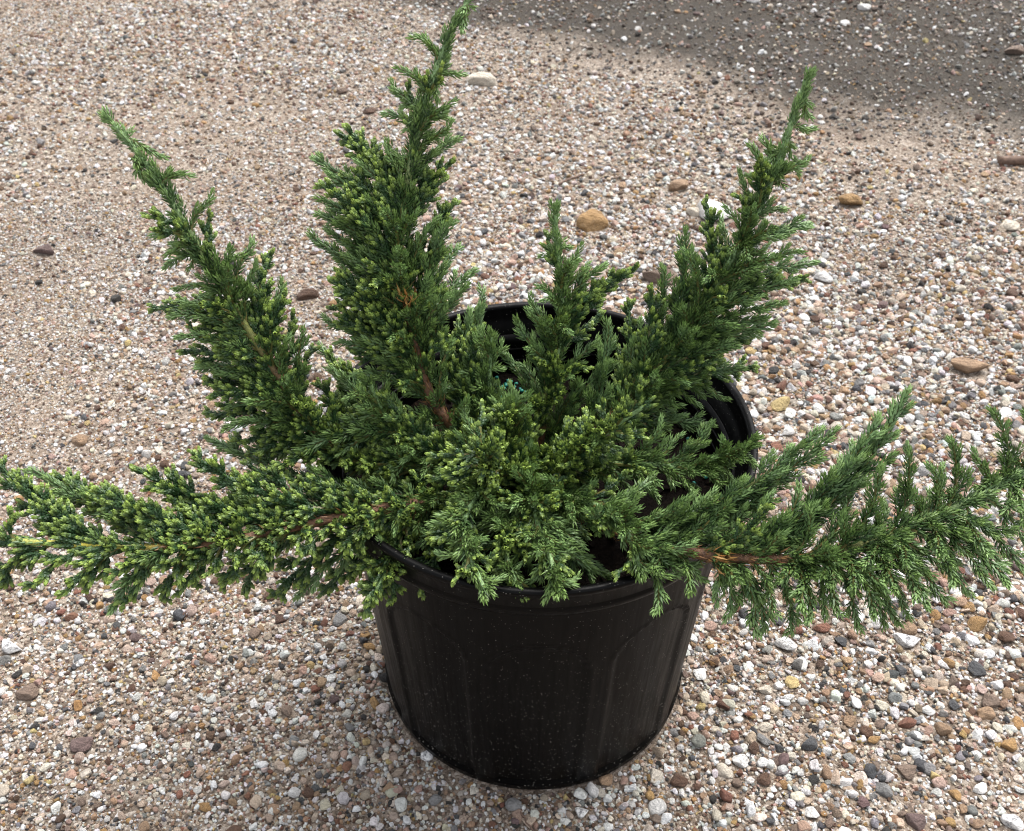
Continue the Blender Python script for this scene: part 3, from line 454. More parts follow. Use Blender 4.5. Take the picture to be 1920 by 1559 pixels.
{"n":"G2","p":[[-0.0067,-0.0179,0.212],[-0.0072,-0.0237,0.2197],[-0.0076,-0.0296,0.2274],[-0.008,-0.0355,0.2351],[-0.0084,-0.0413,0.2428],[-0.0089,-0.0472,0.2505],[-0.0115,-0.0525,0.2578],[-0.0159,-0.0574,0.2649],[-0.0204,-0.0623,0.272],[-0.0244,-0.067,0.2794],[-0.0279,-0.0717,0.2871],[-0.0313,-0.0763,0.295],[-0.0337,-0.0807,0.3032],[-0.0359,-0.085,0.3116],[-0.0359,-0.085,0.3116]],"r":[0.003,0.0012],"s":[[0.358974358974359,[-0.058,-0.0343,0.2764],"s"],[0.5897435897435898,[-0.0473,-0.0353,0.2952],"a"],[0.9230769230769231,[-0.0347,-0.0593,0.322],"s"],[0.38461538461538464,[-0.0089,-0.019,0.2775],"s"],[0.38461538461538464,[-0.0141,-0.0257,0.2641],"s"],[0.46153846153846156,[-0.0175,-0.0487,0.2669],"s"],[0.717948717948718,[-0.0529,-0.0704,0.2829],"s"],[0.48717948717948717,[-0.0443,-0.0622,0.252],"s"],[0.46153846153846156,[-0.0276,-0.0669,0.2425],"s"],[0.8461538461538461,[-0.0616,-0.0744,0.2976],"s"],[0.4358974358974359,[-0.0293,-0.0299,0.2815],"s"],[0.4358974358974359,[-0.0226,-0.0323,0.2678],"s"],[0.358974358974359,[-0.0446,-0.0348,0.2723],"s"],[0.6410256410256411,[-0.0371,-0.065,0.2732],"s"],[0.3076923076923077,[-0.0089,-0.0411,0.243],"s"],[0.46153846153846156,[-0.0242,-0.0543,0.2536],"s"],[0.6410256410256411,[-0.0646,-0.0701,0.2736],"s"]],"f":[14,0.034],"sc":0.95,"b":0.3},
{"n":"G3","p":[[0.0175,-0.0017,0.212],[0.0156,-0.0101,0.2201],[0.0136,-0.0184,0.2281],[0.0116,-0.0267,0.2362],[0.0097,-0.035,0.2443],[0.0077,-0.0433,0.2523],[0.0085,-0.0496,0.2606],[0.0154,-0.0516,0.2692],[0.0231,-0.0529,0.278],[0.0302,-0.0543,0.2872],[0.037,-0.0557,0.2967],[0.044,-0.057,0.306],[0.0517,-0.0585,0.3148],[0.0596,-0.06,0.3234],[0.0596,-0.06,0.3234]],"r":[0.003,0.0012],"s":[[0.8461538461538461,[0.048,-0.0561,0.3054],"s"],[0.717948717948718,[0.0579,-0.0482,0.2889],"s"],[0.6923076923076923,[0.0374,-0.0436,0.3087],"s"],[0.5384615384615384,[0.0295,-0.0272,0.2904],"s"],[0.4358974358974359,[0.0164,-0.0252,0.282],"s"],[0.4358974358974359,[0.0098,-0.0307,0.2687],"s"],[0.46153846153846156,[0.0331,-0.0522,0.2563],"s"],[0.5897435897435898,[0.0418,-0.0546,0.277],"s"],[0.46153846153846156,[0.0302,-0.0574,0.24],"s"],[0.07692307692307693,[0.0152,-0.0224,0.2121],"s"],[0.5384615384615384,[0.0213,-0.0555,0.2954],"s"],[0.41025641025641024,[0.032,-0.0475,0.2839],"s"],[0.5384615384615384,[0.018,-0.066,0.2832],"s"],[0.41025641025641024,[0.0386,-0.0453,0.2864],"s"],[0.10256410256410256,[0.0044,-0.0047,0.2254],"s"],[0.46153846153846156,[0.0439,-0.0467,0.2509],"s"],[0.6153846153846154,[0.0483,-0.0535,0.2804],"s"]],"f":[14,0.034],"sc":0.95,"b":0.25},
{"n":"G4","p":[[-0.0079,-0.0124,0.212],[-0.0074,-0.0211,0.2202],[-0.007,-0.0297,0.2284],[-0.0065,-0.0383,0.2367],[-0.0061,-0.0469,0.2449],[-0.0056,-0.0555,0.2531],[-0.0051,-0.0641,0.2613],[-0.0051,-0.0728,0.2688],[-0.0088,-0.0825,0.2697],[-0.0144,-0.0926,0.2671],[-0.0193,-0.103,0.264],[-0.0223,-0.1136,0.2607],[-0.0196,-0.1243,0.2578],[-0.0151,-0.135,0.2551],[-0.0151,-0.135,0.2551]],"r":[0.003,0.0012],"s":[[0.8461538461538461,[-0.0349,-0.1228,0.2378],"s"],[0.717948717948718,[-0.053,-0.1022,0.242],"a"],[0.6666666666666666,[-0.0432,-0.0959,0.2541],"a"],[0.9230769230769231,[0.009,-0.1313,0.2412],"s"],[0.5897435897435898,[-0.0045,-0.1069,0.2278],"a"],[0.46153846153846156,[0.0331,-0.0928,0.2089],"a"],[0.46153846153846156,[0.0218,-0.096,0.235],"a"],[0.5384615384615384,[0.0018,-0.1026,0.2472],"a"],[0.5897435897435898,[-0.06,-0.0886,0.2462],"a"],[0.5641025641025641,[-0.0305,-0.0806,0.2567],"s"],[0.5641025641025641,[-0.0045,-0.0837,0.2598],"a"],[0.41025641025641024,[0.0156,-0.081,0.2428],"s"],[0.9230769230769231,[-0.0221,-0.1301,0.2525],"a"],[0.5641025641025641,[-0.0505,-0.0758,0.2517],"a"],[0.41025641025641024,[0.0092,-0.07,0.2457],"s"],[0.41025641025641024,[0.0254,-0.0842,0.2415],"s"]],"f":[18,0.038],"sc":0.25,"b":0.4},
{"n":"G5","p":[[-0.0057,-0.016,0.212],[-0.0028,-0.0251,0.2202],[0.0001,-0.0342,0.2285],[0.003,-0.0434,0.2367],[0.0059,-0.0525,0.245],[0.0088,-0.0616,0.2532],[0.0117,-0.0707,0.2615],[0.0155,-0.0796,0.2691],[0.0235,-0.0877,0.2739],[0.0324,-0.0957,0.2779],[0.0409,-0.1046,0.2792],[0.0485,-0.1142,0.2779],[0.0523,-0.1245,0.2726],[0.055,-0.135,0.2661],[0.055,-0.135,0.2661]],"r":[0.0028,0.0012],"s":[[0.07692307692307693,[0.0455,-0.0416,0.1675],"a"],[0.6666666666666666,[0.0422,-0.1052,0.2641],"s"],[0.9487179487179487,[0.0614,-0.1323,0.2658],"a"],[0.8974358974358975,[0.0769,-0.1344,0.2599],"a"],[0.6666666666666666,[0.0515,-0.0916,0.2815],"a"],[0.6410256410256411,[0.0661,-0.0747,0.2782],"a"],[0.8205128205128205,[0.0813,-0.1127,0.2721],"a"],[0.7435897435897436,[0.0714,-0.1074,0.2844],"a"],[0.6666666666666666,[0.033,-0.0955,0.2721],"a"],[0.8205128205128205,[0.085,-0.1263,0.2779],"a"],[0.7948717948717948,[0.0977,-0.1092,0.2684],"a"],[0.8461538461538461,[0.0904,-0.1254,0.2588],"a"],[0.8461538461538461,[0.0678,-0.12,0.2756],"a"],[0.1282051282051282,[0.0361,-0.0523,0.1967],"a"],[0.5641025641025641,[0.0469,-0.074,0.2775],"s"]],"f":[18,0.038],"sc":0.15,"b":0.3},
{"n":"G6","p":[[0.0098,-0.0118,0.212],[0.0114,-0.0197,0.2232],[0.013,-0.0277,0.2343],[0.0145,-0.0356,0.2455],[0.0173,-0.0428,0.2559],[0.0276,-0.045,0.2606],[0.0411,-0.045,0.2628],[0.0549,-0.045,0.2634],[0.0687,-0.045,0.2631],[0.0823,-0.045,0.2613],[0.0957,-0.045,0.2601],[0.1078,-0.045,0.2651],[0.1194,-0.045,0.2726],[0.1306,-0.045,0.2807],[0.1306,-0.045,0.2807]],"r":[0.003,0.0012],"s":[[0.48717948717948717,[0.0763,-0.032,0.2834],"a"],[0.6410256410256411,[0.108,-0.0261,0.2728],"a"],[0.8461538461538461,[0.1163,-0.0454,0.2624],"a"],[0.8717948717948718,[0.1344,-0.0501,0.2668],"a"],[0.6153846153846154,[0.1087,-0.0237,0.2779],"a"],[0.6410256410256411,[0.0844,-0.0489,0.2531],"a"],[0.6410256410256411,[0.0968,-0.0602,0.25],"a"],[0.7692307692307693,[0.1259,-0.0529,0.2427],"a"],[0.6666666666666666,[0.0951,-0.0356,0.2639],"a"],[0.4358974358974359,[0.0602,-0.034,0.2762],"a"],[0.1794871794871795,[0.0714,-0.0149,0.2448],"a"],[0.2564102564102564,[0.0548,-0.0378,0.2518],"a"],[0.7692307692307693,[0.1109,-0.0514,0.2555],"a"],[0.4358974358974359,[0.0722,-0.066,0.2558],"a"],[0.5641025641025641,[0.0881,-0.0295,0.2722],"a"],[0.7948717948717948,[0.1199,-0.0554,0.2593],"a"]],"f":[16,0.034],"sc":0.03,"b":0.2},
{"n":"G7","p":[[-0.0066,-0.0207,0.212],[0.0014,-0.0205,0.2206],[0.0093,-0.0204,0.2291],[0.0173,-0.0202,0.2377],[0.0253,-0.0198,0.2462],[0.0335,-0.0161,0.2529],[0.0418,-0.01,0.2585],[0.0503,-0.0039,0.2636],[0.0595,0.002,0.2675],[0.069,0.0079,0.2711],[0.0788,0.0137,0.2735],[0.0891,0.0191,0.2742],[0.0994,0.0246,0.2747],[0.1098,0.03,0.2753],[0.1098,0.03,0.2753]],"r":[0.003,0.0012],"s":[[0.8205128205128205,[0.1134,0.0204,0.2644],"a"],[0.8461538461538461,[0.1243,0.0127,0.269],"a"],[0.7435897435897436,[0.0863,0.0258,0.285],"a"],[0.46153846153846156,[0.0624,0.0697,0.3053],"s"],[0.20512820512820512,[0.0473,0.0434,0.3101],"a"],[0.5384615384615384,[0.0692,0.0521,0.3056],"a"],[0.46153846153846156,[0.0549,0.0415,0.2911],"s"],[0.5641025641025641,[0.0692,0.0202,0.3115],"a"],[0.38461538461538464,[0.1161,0.0061,0.2519],"a"],[0.48717948717948717,[0.0983,0.0111,0.2552],"a"],[0.7692307692307693,[0.0891,0.0105,0.2744],"a"],[0.6923076923076923,[0.0783,0.0233,0.2915],"a"],[0.5384615384615384,[0.0608,0.0205,0.2847],"s"],[0.48717948717948717,[0.0751,0.0,0.26],"s"],[0.8974358974358975,[0.1016,0.0234,0.2731],"a"]],"f":[16,0.034],"sc":0.05,"b":0.3},
{"n":"G8","p":[[0.0019,-0.0101,0.212],[-0.0025,-0.0169,0.2226],[-0.007,-0.0237,0.2333],[-0.0114,-0.0306,0.2439],[-0.0161,-0.0371,0.2543],[-0.0257,-0.0384,0.2596],[-0.0386,-0.0361,0.2615],[-0.0517,-0.0338,0.263],[-0.0649,-0.0314,0.2642],[-0.0775,-0.029,0.2669],[-0.0889,-0.0267,0.2733],[-0.0972,-0.0244,0.2825],[-0.1016,-0.0222,0.2949],[-0.1057,-0.02,0.3074],[-0.1057,-0.02,0.3074]],"r":[0.003,0.0012],"s":[[0.7948717948717948,[-0.0994,-0.0241,0.2765],"s"],[0.717948717948718,[-0.0897,-0.0276,0.2658],"a"],[0.8974358974358975,[-0.1051,-0.0219,0.2925],"a"],[0.5897435897435898,[-0.1096,-0.0468,0.251],"s"],[0.6410256410256411,[-0.1254,-0.0368,0.2413],"a"],[0.5641025641025641,[-0.0933,-0.0509,0.2597],"a"],[0.5641025641025641,[-0.0721,-0.0239,0.2763],"a"],[0.46153846153846156,[-0.0627,-0.0101,0.2735],"a"],[0.5384615384615384,[-0.0799,-0.0343,0.2485],"s"],[0.7948717948717948,[-0.1194,-0.0269,0.2789],"a"],[0.717948717948718,[-0.1258,-0.0393,0.2673],"a"],[0.6923076923076923,[-0.14,-0.0273,0.2467],"s"],[0.717948717948718,[-0.1514,-0.0448,0.2724],"a"],[0.717948717948718,[-0.1829,-0.0251,0.2436],"a"],[0.6666666666666666,[-0.1001,-0.0314,0.26],"s"],[0.5641025641025641,[-0.0586,-0.0316,0.2649],"s"],[0.717948717948718,[-0.1102,-0.0281,0.2663],"s"]],"f":[20,0.036],"sc":0.4,"b":0.35},
{"n":"G12","p":[[0.0003,-0.0123,0.212],[-0.0053,-0.0199,0.2219],[-0.0109,-0.0275,0.2318],[-0.0166,-0.0351,0.2417],[-0.0222,-0.0427,0.2516],[-0.0292,-0.0485,0.2593],[-0.0414,-0.0474,0.2587],[-0.0547,-0.045,0.2565],[-0.0681,-0.0425,0.2555],[-0.0816,-0.04,0.2552],[-0.095,-0.0375,0.2554],[-0.1085,-0.0351,0.2565],[-0.1216,-0.0325,0.2589],[-0.1343,-0.03,0.2634],[-0.1343,-0.03,0.2634]],"r":[0.003,0.0012],"s":[[0.8974358974358975,[-0.1403,-0.0424,0.2562],"s"],[0.9487179487179487,[-0.156,-0.027,0.2583],"a"],[0.7948717948717948,[-0.1241,-0.0206,0.2734],"s"],[0.6153846153846154,[-0.112,-0.0067,0.2705],"a"],[0.4358974358974359,[-0.0916,-0.0242,0.2901],"s"],[0.7435897435897436,[-0.1067,-0.0282,0.2664],"a"],[0.8717948717948718,[-0.1208,-0.0345,0.2558],"a"],[0.6923076923076923,[-0.099,-0.0501,0.2518],"s"],[0.7692307692307693,[-0.1287,-0.0398,0.2394],"s"],[0.6410256410256411,[-0.0855,-0.0373,0.2654],"a"],[0.6153846153846154,[-0.072,-0.0404,0.259],"a"],[0.46153846153846156,[-0.0793,-0.0237,0.2716],"a"],[0.46153846153846156,[-0.062,-0.0312,0.2645],"a"],[0.8974358974358975,[-0.1355,-0.0158,0.2692],"s"],[0.8461538461538461,[-0.1426,-0.0333,0.2756],"a"],[0.48717948717948717,[-0.1197,0.0061,0.2781],"s"],[0.41025641025641024,[-0.0977,-0.0218,0.3011],"s"],[0.4358974358974359,[-0.0514,-0.0404,0.2637],"s"],[0.7692307692307693,[-0.1136,-0.0438,0.2482],"s"]],"f":[20,0.04],"sc":0.5,"b":0.3},
{"n":"G13","p":[[-0.0058,-0.0154,0.212],[-0.0063,-0.018,0.2186],[-0.0069,-0.0206,0.2252],[-0.0074,-0.0232,0.2318],[-0.0079,-0.0258,0.2384],[-0.0085,-0.0283,0.245],[-0.01,-0.0299,0.2516],[-0.0129,-0.03,0.2581],[-0.0158,-0.03,0.2645],[-0.018,-0.03,0.2712],[-0.0194,-0.03,0.2782],[-0.0204,-0.03,0.2852],[-0.0201,-0.03,0.2923],[-0.0192,-0.03,0.2993],[-0.0192,-0.03,0.2993]],"r":[0.003,0.0012],"s":[[0.1794871794871795,[-0.0394,0.0099,0.2466],"a"],[0.8205128205128205,[-0.0276,-0.0265,0.292],"s"],[0.5128205128205128,[-0.0106,-0.0095,0.2775],"a"],[0.41025641025641024,[0.0001,-0.0067,0.2658],"a"],[0.38461538461538464,[-0.0034,-0.0159,0.2553],"a"],[0.07692307692307693,[-0.0321,0.0018,0.2343],"a"],[0.48717948717948717,[-0.0449,-0.0278,0.2706],"s"],[0.5897435897435898,[-0.0175,-0.0101,0.2959],"a"],[0.41025641025641024,[0.0036,-0.0002,0.2742],"s"],[0.5384615384615384,[-0.0527,-0.0086,0.2629],"s"],[0.1282051282051282,[0.0113,0.0029,0.2528],"s"]],"f":[14,0.04],"sc":0.5,"b":0.3},
{"n":"G9","p":[[-0.0022,-0.0182,0.212],[-0.0051,-0.0158,0.2202],[-0.008,-0.0134,0.2284],[-0.0109,-0.011,0.2365],[-0.0148,-0.0083,0.244],[-0.0196,-0.0051,0.251],[-0.0244,-0.002,0.2579],[-0.0279,0.0011,0.2655],[-0.0306,0.0042,0.2735],[-0.0328,0.0073,0.2815],[-0.0327,0.0105,0.2899],[-0.032,0.0137,0.2982],[-0.0313,0.0168,0.3066],[-0.0306,0.02,0.315],[-0.0306,0.02,0.315]],"r":[0.003,0.0012],"s":[[0.7435897435897436,[-0.028,0.0129,0.2943],"a"],[0.6666666666666666,[-0.0387,0.0121,0.2823],"a"],[0.46153846153846156,[-0.0498,0.0116,0.2642],"a"],[0.6666666666666666,[-0.0455,0.0118,0.2916],"a"],[0.358974358974359,[-0.0175,0.0045,0.2608],"a"],[0.48717948717948717,[-0.0566,0.0112,0.2739],"a"],[0.4358974358974359,[-0.0427,0.0072,0.2586],"a"],[0.48717948717948717,[-0.0667,0.0091,0.2848],"a"],[0.2564102564102564,[-0.0103,-0.0003,0.246],"s"]],"f":[10,0.028],"sc":0.1,"b":0.25},
{"n":"G10","p":[[-0.007,-0.0115,0.212],[-0.0067,-0.0213,0.2207],[-0.0064,-0.0311,0.2294],[-0.0061,-0.0409,0.2381],[-0.0058,-0.0507,0.2468],[-0.0055,-0.0606,0.2555],[-0.0052,-0.0704,0.2642],[-0.0049,-0.0802,0.2726],[-0.0041,-0.0916,0.2755],[-0.0028,-0.1043,0.2732],[-0.0002,-0.1169,0.2716],[0.0039,-0.1293,0.2712],[0.0065,-0.142,0.2705],[0.0083,-0.155,0.2697],[0.0083,-0.155,0.2697]],"r":[0.0026,0.0012],"s":[[0.7692307692307693,[-0.0052,-0.1327,0.2542],"a"],[0.8717948717948718,[0.0187,-0.1389,0.2629],"a"],[0.6153846153846154,[0.0302,-0.1194,0.2496],"a"],[0.5897435897435898,[0.0401,-0.1135,0.2365],"a"],[0.717948717948718,[-0.0098,-0.124,0.2618],"a"],[0.7435897435897436,[0.0133,-0.1222,0.2643],"a"],[0.5641025641025641,[0.0234,-0.1094,0.2594],"a"],[0.6410256410256411,[-0.0206,-0.1169,0.2491],"a"],[0.6923076923076923,[0.0012,-0.1071,0.2707],"s"],[0.4358974358974359,[-0.0041,-0.0842,0.2269],"a"],[0.5641025641025641,[0.0182,-0.0915,0.2493],"a"]],"f":[14,0.028],"sc":0.2,"b":0.2},
{"n":"G11","p":[[-0.0103,-0.0133,0.212],[-0.0137,-0.0227,0.2208],[-0.0172,-0.0321,0.2296],[-0.0206,-0.0414,0.2384],[-0.024,-0.0508,0.2472],[-0.0274,-0.0602,0.256],[-0.0309,-0.0695,0.2648],[-0.0343,-0.0789,0.2736],[-0.0386,-0.0893,0.2783],[-0.0442,-0.1011,0.277],[-0.0467,-0.1131,0.2749],[-0.0432,-0.1255,0.2723],[-0.0385,-0.1378,0.2704],[-0.0334,-0.15,0.2692],[-0.0334,-0.15,0.2692]],"r":[0.0026,0.0012],"s":[[0.8461538461538461,[-0.048,-0.1323,0.2598],"s"],[0.7692307692307693,[-0.0575,-0.1227,0.2626],"a"],[0.5384615384615384,[-0.0696,-0.1052,0.2299],"s"],[0.8974358974358975,[-0.025,-0.1425,0.2657],"a"],[0.6153846153846154,[-0.0396,-0.1077,0.2575],"s"],[0.7435897435897436,[-0.0546,-0.1144,0.2695],"a"],[0.48717948717948717,[-0.0781,-0.0935,0.2371],"a"],[0.7948717948717948,[-0.0298,-0.1246,0.2625],"a"],[0.5128205128205128,[-0.0468,-0.0808,0.2569],"a"],[0.6666666666666666,[-0.0626,-0.1053,0.2732],"a"]],"f":[14,0.028],"sc":0.3,"b":0.2}]
STONES=[[-0.0666,1.1701,0.05,0.35,"cream"],[0.0895,0.7035,0.0471,0.6,"amber"],[0.2591,0.7317,0.0536,0.7,"white"],[0.2313,0.7404,0.0218,0.6,"cream"],[0.4487,0.7579,0.0367,0.55,"amber"],[0.6419,0.6924,0.0269,0.8,"cream"],[0.4934,0.3942,0.0428,0.45,"tan"],[0.2708,0.3339,0.0257,0.6,"yellow"],[0.2185,0.8156,0.0303,0.4,"tan"],[0.1672,0.5765,0.0465,0.45,"dun"],[-0.6164,0.6287,0.0287,0.45,"plum"],[-0.244,1.0463,0.022,0.7,"brown"],[-0.2657,0.5342,0.0272,0.55,"brown"],[-0.1657,0.0391,0.0137,0.8,"grey"],[-0.4346,0.0063,0.0196,0.5,"marble"],[-0.4044,-0.0384,0.018,0.6,"dun"],[-0.3468,-0.0848,0.0172,0.7,"plum"],[0.2115,0.0128,0.0188,0.65,"white"],[0.3159,0.0183,0.0225,0.55,"marble"],[0.38,0.0351,0.0173,0.8,"amber"],[0.3996,0.0211,0.0135,0.75,"brown"],[0.1559,-0.0962,0.013,0.8,"white"],[0.2005,-0.1376,0.0101,1.1,"white"],[0.171,-0.1117,0.012,0.8,"brown"],[0.3649,-0.0404,0.0171,0.7,"dun"],[0.3564,-0.0527,0.0127,0.6,"tan"],[0.2816,-0.1033,0.0145,0.8,"dun"],[0.2751,-0.1433,0.0147,0.8,"plum"],[0.3464,-0.1433,0.017,0.6,"marble"],[0.107,-0.1121,0.0136,0.8,"brown"],[0.0528,-0.1117,0.012,0.8,"tan"],[-0.0741,-0.1275,0.0102,0.8,"grey"],[-0.0167,-0.1317,0.0125,0.7,"grey"],[-0.0827,-0.0908,0.0106,0.8,"marble"],[0.0331,-0.1376,0.0101,0.7,"marble"],[0.3312,-0.1173,0.0119,0.7,"white"],[0.3115,-0.1216,0.0095,0.9,"amber"],[0.6037,1.4322,0.0199,0.9,"white"],[0.6589,1.5044,0.0286,0.6,"white"],[0.4504,1.5391,0.029,0.5,"white"],[0.1359,-0.017,0.0105,1.0,"white"],[0.3706,0.5741,0.0239,0.6,"white"],[0.2635,-0.0756,0.0116,0.5,"amber"],[0.2489,-0.059,0.0117,0.8,"tan"],[0.2587,-0.0685,0.0108,0.8,"brown"],[0.3022,-0.0113,0.0105,0.8,"slate"],[0.2599,0.0172,0.0117,0.9,"slate"],[0.2456,0.0295,0.0163,0.5,"rust"],[0.3217,0.0323,0.0136,0.9,"tan"],[0.3584,-0.0517,0.0144,0.6,"tan"],[0.3676,-0.0802,0.014,0.7,"amber"],[0.2113,-0.0816,0.014,0.6,"slate"],[0.1763,-0.0779,0.0124,0.5,"grey"],[0.3127,-0.0493,0.011,0.8,"white"],[0.3354,-0.0444,0.0094,0.9,"slate"],[0.1805,-0.0662,0.0117,0.7,"cream"],[0.2094,-0.0242,0.0113,0.9,"yellow"],[0.1868,-0.0319,0.012,0.6,"cream"],[0.8633,1.2845,0.0356,0.5,"dun"],[0.2707,0.2907,0.0166,0.6,"white"],[-0.3333,0.525,0.0193,0.6,"white"],[-0.4587,0.2659,0.0174,0.7,"tan"],[-0.298,1.1273,0.021,0.6,"dun"],[-0.1209,-0.0201,0.0104,0.8,"dark"],[0.221,0.525,0.0193,0.6,"tan"]]

SPECIAL = {0: 'flat cream stone beyond the tall leaning shoot, alone among finer gravel', 1: 'large amber orange stone behind the pot, just beyond the middle shoot', 2: 'big white stone showing behind the right upright shoot',
           4: 'large amber stone beyond the right upright shoot, on coarse gravel', 6: 'broad tan brown slab of stone beyond the low right branch', 7: 'yellowish stone beside the right side of the black rim', 9: 'dull brown slab between the middle and right upright shoots',
           12: 'larger brown stone left of the tall shoot, beyond the pot', 13: 'round grey stone below the low left branch, beside the pot', 14: 'mottled white and grey long stone under the low left branch tip', 17: 'angular white stone on the gravel under the low right branch',
           18: 'mottled white stone lying below the low right branch', 29: 'dark brown stone close to the pot foot on its right', 30: 'tan pebble at the front of the pot foot', 10: 'purplish flat stone far left on sandy gravel'}
for k, (x, y, w, hr, key) in enumerate(STONES):
    marble = key == 'marble'
    me = BIGM[k % 4] if marble else BIG[k % 12]
    flat = rng.uniform(.42, .62)
    dy = w * np.clip(hr * 1.15, .55, 1.15)
    c = np.array(PAL.get(key, (.6, .6, .6))) * rng.uniform(.9, 1.1)
    lab = SPECIAL.get(k, 'large %s stone %s' % (WORD[key], where(x, y)))
    grp = None if k in SPECIAL else 'larger loose stones on the gravel'
    add_stone('stone', me, x, y, w, dy, w * flat, rng.normal(0, .35), (rng.normal(0, .12), rng.normal(0, .12)), c, lab, grp, 'stone', .25)

# scattered gravel: the widest grains are single pebbles, the rest one mass
def field(x, y):
    s = 0
    for a, b_, c_, k in ((3.1, 2.2, .3, 1), (-2.0, 4.1, 1.7, .9), (6.3, -3.7, 4.2, .6), (9.7, 7.9, 2.2, .45), (-15.0, 11.0, .9, .35)):
        s = s + k * np.sin(a * x + b_ * y + c_)
    return s / 2.0
def scatter(n, dmin, dmax, mean, sig, zone):
    x0, x1, y0, y1 = zone
    x = rng.uniform(x0, x1, n); y = rng.uniform(y0, y1, n)
    d = mean * np.exp(rng.normal(0, sig, n))
    coarse = 1 + .30 * np.clip(x / .35, -.8, 1) * np.clip((y + .4), 0, .7) + .22 * field(x, y) + .28 * np.exp(-((y - .42) / .32) ** 2) * (x > -.5)
    d = np.clip(d * np.clip(coarse, .6, 1.7), dmin, dmax)
    half = .42 + .42 * np.clip(y + .15, 0, 3) + .14           # stay in a generous wedge round the view
    keep = (np.abs(x) < half)
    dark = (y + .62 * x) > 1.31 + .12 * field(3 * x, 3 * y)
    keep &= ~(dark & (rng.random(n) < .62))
    bare = field(1.7 * x + 3, 1.9 * y - 1) > .55
    keep &= ~(bare & (rng.random(n) < .45))
    keep &= np.hypot(x, y) > R_BASE + d * .45 + .001
    return x[keep], y[keep], d[keep]
keys = list(PAL)
wts = {'white': .30, 'cream': .14, 'beige': .16, 'tan': .11, 'amber': .04, 'yellow': .012, 'brown': .055, 'rust': .032, 'pink': .06, 'grey': .075, 'slate': .04, 'dark': .03, 'plum': .012, 'dun': .05}
wv = np.array([wts[k] for k in keys]); wv /= wv.sum()
parts_ = [scatter(275000, .0028, .012, .0041, .40, (-1.4, 1.4, -.38, 2.0)),
          scatter(240000, .0016, .0036, .0025, .28, (-.75, .75, -.38, .75))]
gx_ = np.concatenate([p[0] for p in parts_]); gy_ = np.concatenate([p[1] for p in parts_]); gd_ = np.concatenate([p[2] for p in parts_])
extra = scatter(1500, .0075, .015, .0092, .2, (-1.2, 1.2, -.3, 1.9))
ok = np.ones(len(gx_), bool)
for (x, y, r_) in placed:
    ok &= np.hypot(gx_ - x, gy_ - y) > r_ * .95 + gd_ * .3
gx_, gy_, gd_ = gx_[ok], gy_[ok], gd_[ok]

# pebbles that show largest from where the photograph was taken
ex, ey, ed = extra
cp = np.array(cam.location)
dep = (ey - cp[1]) * math.cos(R(40.7)) + cp[2] * math.sin(R(40.7))
u_ = (ex - cp[0]) / dep; v_ = (ey - cp[1]) * math.sin(R(40.7)) - cp[2] * math.cos(R(40.7)); v_ = v_ / dep
inside = (np.abs(u_) < .5) & (np.abs(v_) < .41)
order = np.argsort(-(ed / dep) * inside)
cnt = 0
pl = np.array(placed)
used = set()
for i in order:
    if cnt >= 235 or not inside[i]: break
    x, y, d = float(ex[i]), float(ey[i]), float(ed[i])
    if np.hypot(x, y) < R_BASE + d: continue
    if (np.hypot(pl[:, 0] - x, pl[:, 1] - y) < pl[:, 2] + d * .6).any(): continue
    key = keys[rng.choice(len(keys), p=wv)]
    c = np.array(PAL[key]) * rng.uniform(.8, 1.15)
    a, b_, z_ = d, d * rng.uniform(.6, .95), d * rng.uniform(.4, .65)
    add_stone('pebble', SHAPES[cnt % 14], x, y, a, b_, z_, rng.random() * 6.28, (rng.normal(0, .2), rng.normal(0, .2)), c,
              '%s %s pebble %s' % (('rounded', 'rounded', 'chipped', 'angular')[cnt % 4], WORD[key], where(x, y)), 'wider pebbles among the gravel', 'pebble', .3)
    pl = np.vstack([pl, (x, y, d / 2)])
    used.add(int(i)); cnt += 1
for (x, y, r_) in placed[len(STONES):]:
    near = (np.abs(gx_ - x) < .02) & (np.abs(gy_ - y) < .02)
    bad = near.copy()
    bad[near] = np.hypot(gx_[near] - x, gy_[near] - y) < r_ * .9 + gd_[near] * .25
    gx_, gy_, gd_ = gx_[~bad], gy_[~bad], gd_[~bad]
rest = np.array([i not in used and not inside[i] for i in range(len(ex))])
gx_ = np.concatenate([gx_, ex[rest]]); gy_ = np.concatenate([gy_, ey[rest]]); gd_ = np.concatenate([gd_, ed[rest]])
n = len(gx_)
ki = rng.choice(len(keys), n, p=wv)
gc = np.array([PAL[k] for k in keys])[ki] * rng.uniform(.72, 1.18, (n, 1)) * rng.normal(1, .03, (n, 3))
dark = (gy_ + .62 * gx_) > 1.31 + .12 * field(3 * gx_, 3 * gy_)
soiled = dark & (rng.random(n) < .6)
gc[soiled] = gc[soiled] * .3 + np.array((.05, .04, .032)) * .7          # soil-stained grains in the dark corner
gs = np.stack([gd_, gd_ * rng.uniform(.6, 1, n), gd_ * rng.uniform(.45, .8, n)], 1)
gr = np.stack([rng.normal(0, .35, n), rng.normal(0, .35, n), rng.uniform(0, 6.283, n)], 1)
gz = height(gx_, gy_) + gs[:, 2] * rng.uniform(.05, .45, n)
gme = bpy.data.meshes.new('gravel')
gme.vertices.add(n)
gme.vertices.foreach_set('co', np.stack([gx_, gy_, gz], 1).astype(np.float32).ravel())
for nm, ty, key, dat in (('stone_scale', 'FLOAT_VECTOR', 'vector', gs), ('stone_turn', 'FLOAT_VECTOR', 'vector', gr)):
    gme.attributes.new(nm, ty, 'POINT').data.foreach_set(key, dat.astype(np.float32).ravel())
gme.attributes.new('stone_pick', 'INT', 'POINT').data.foreach_set('value', rng.integers(0, 14, n).astype(np.int32))
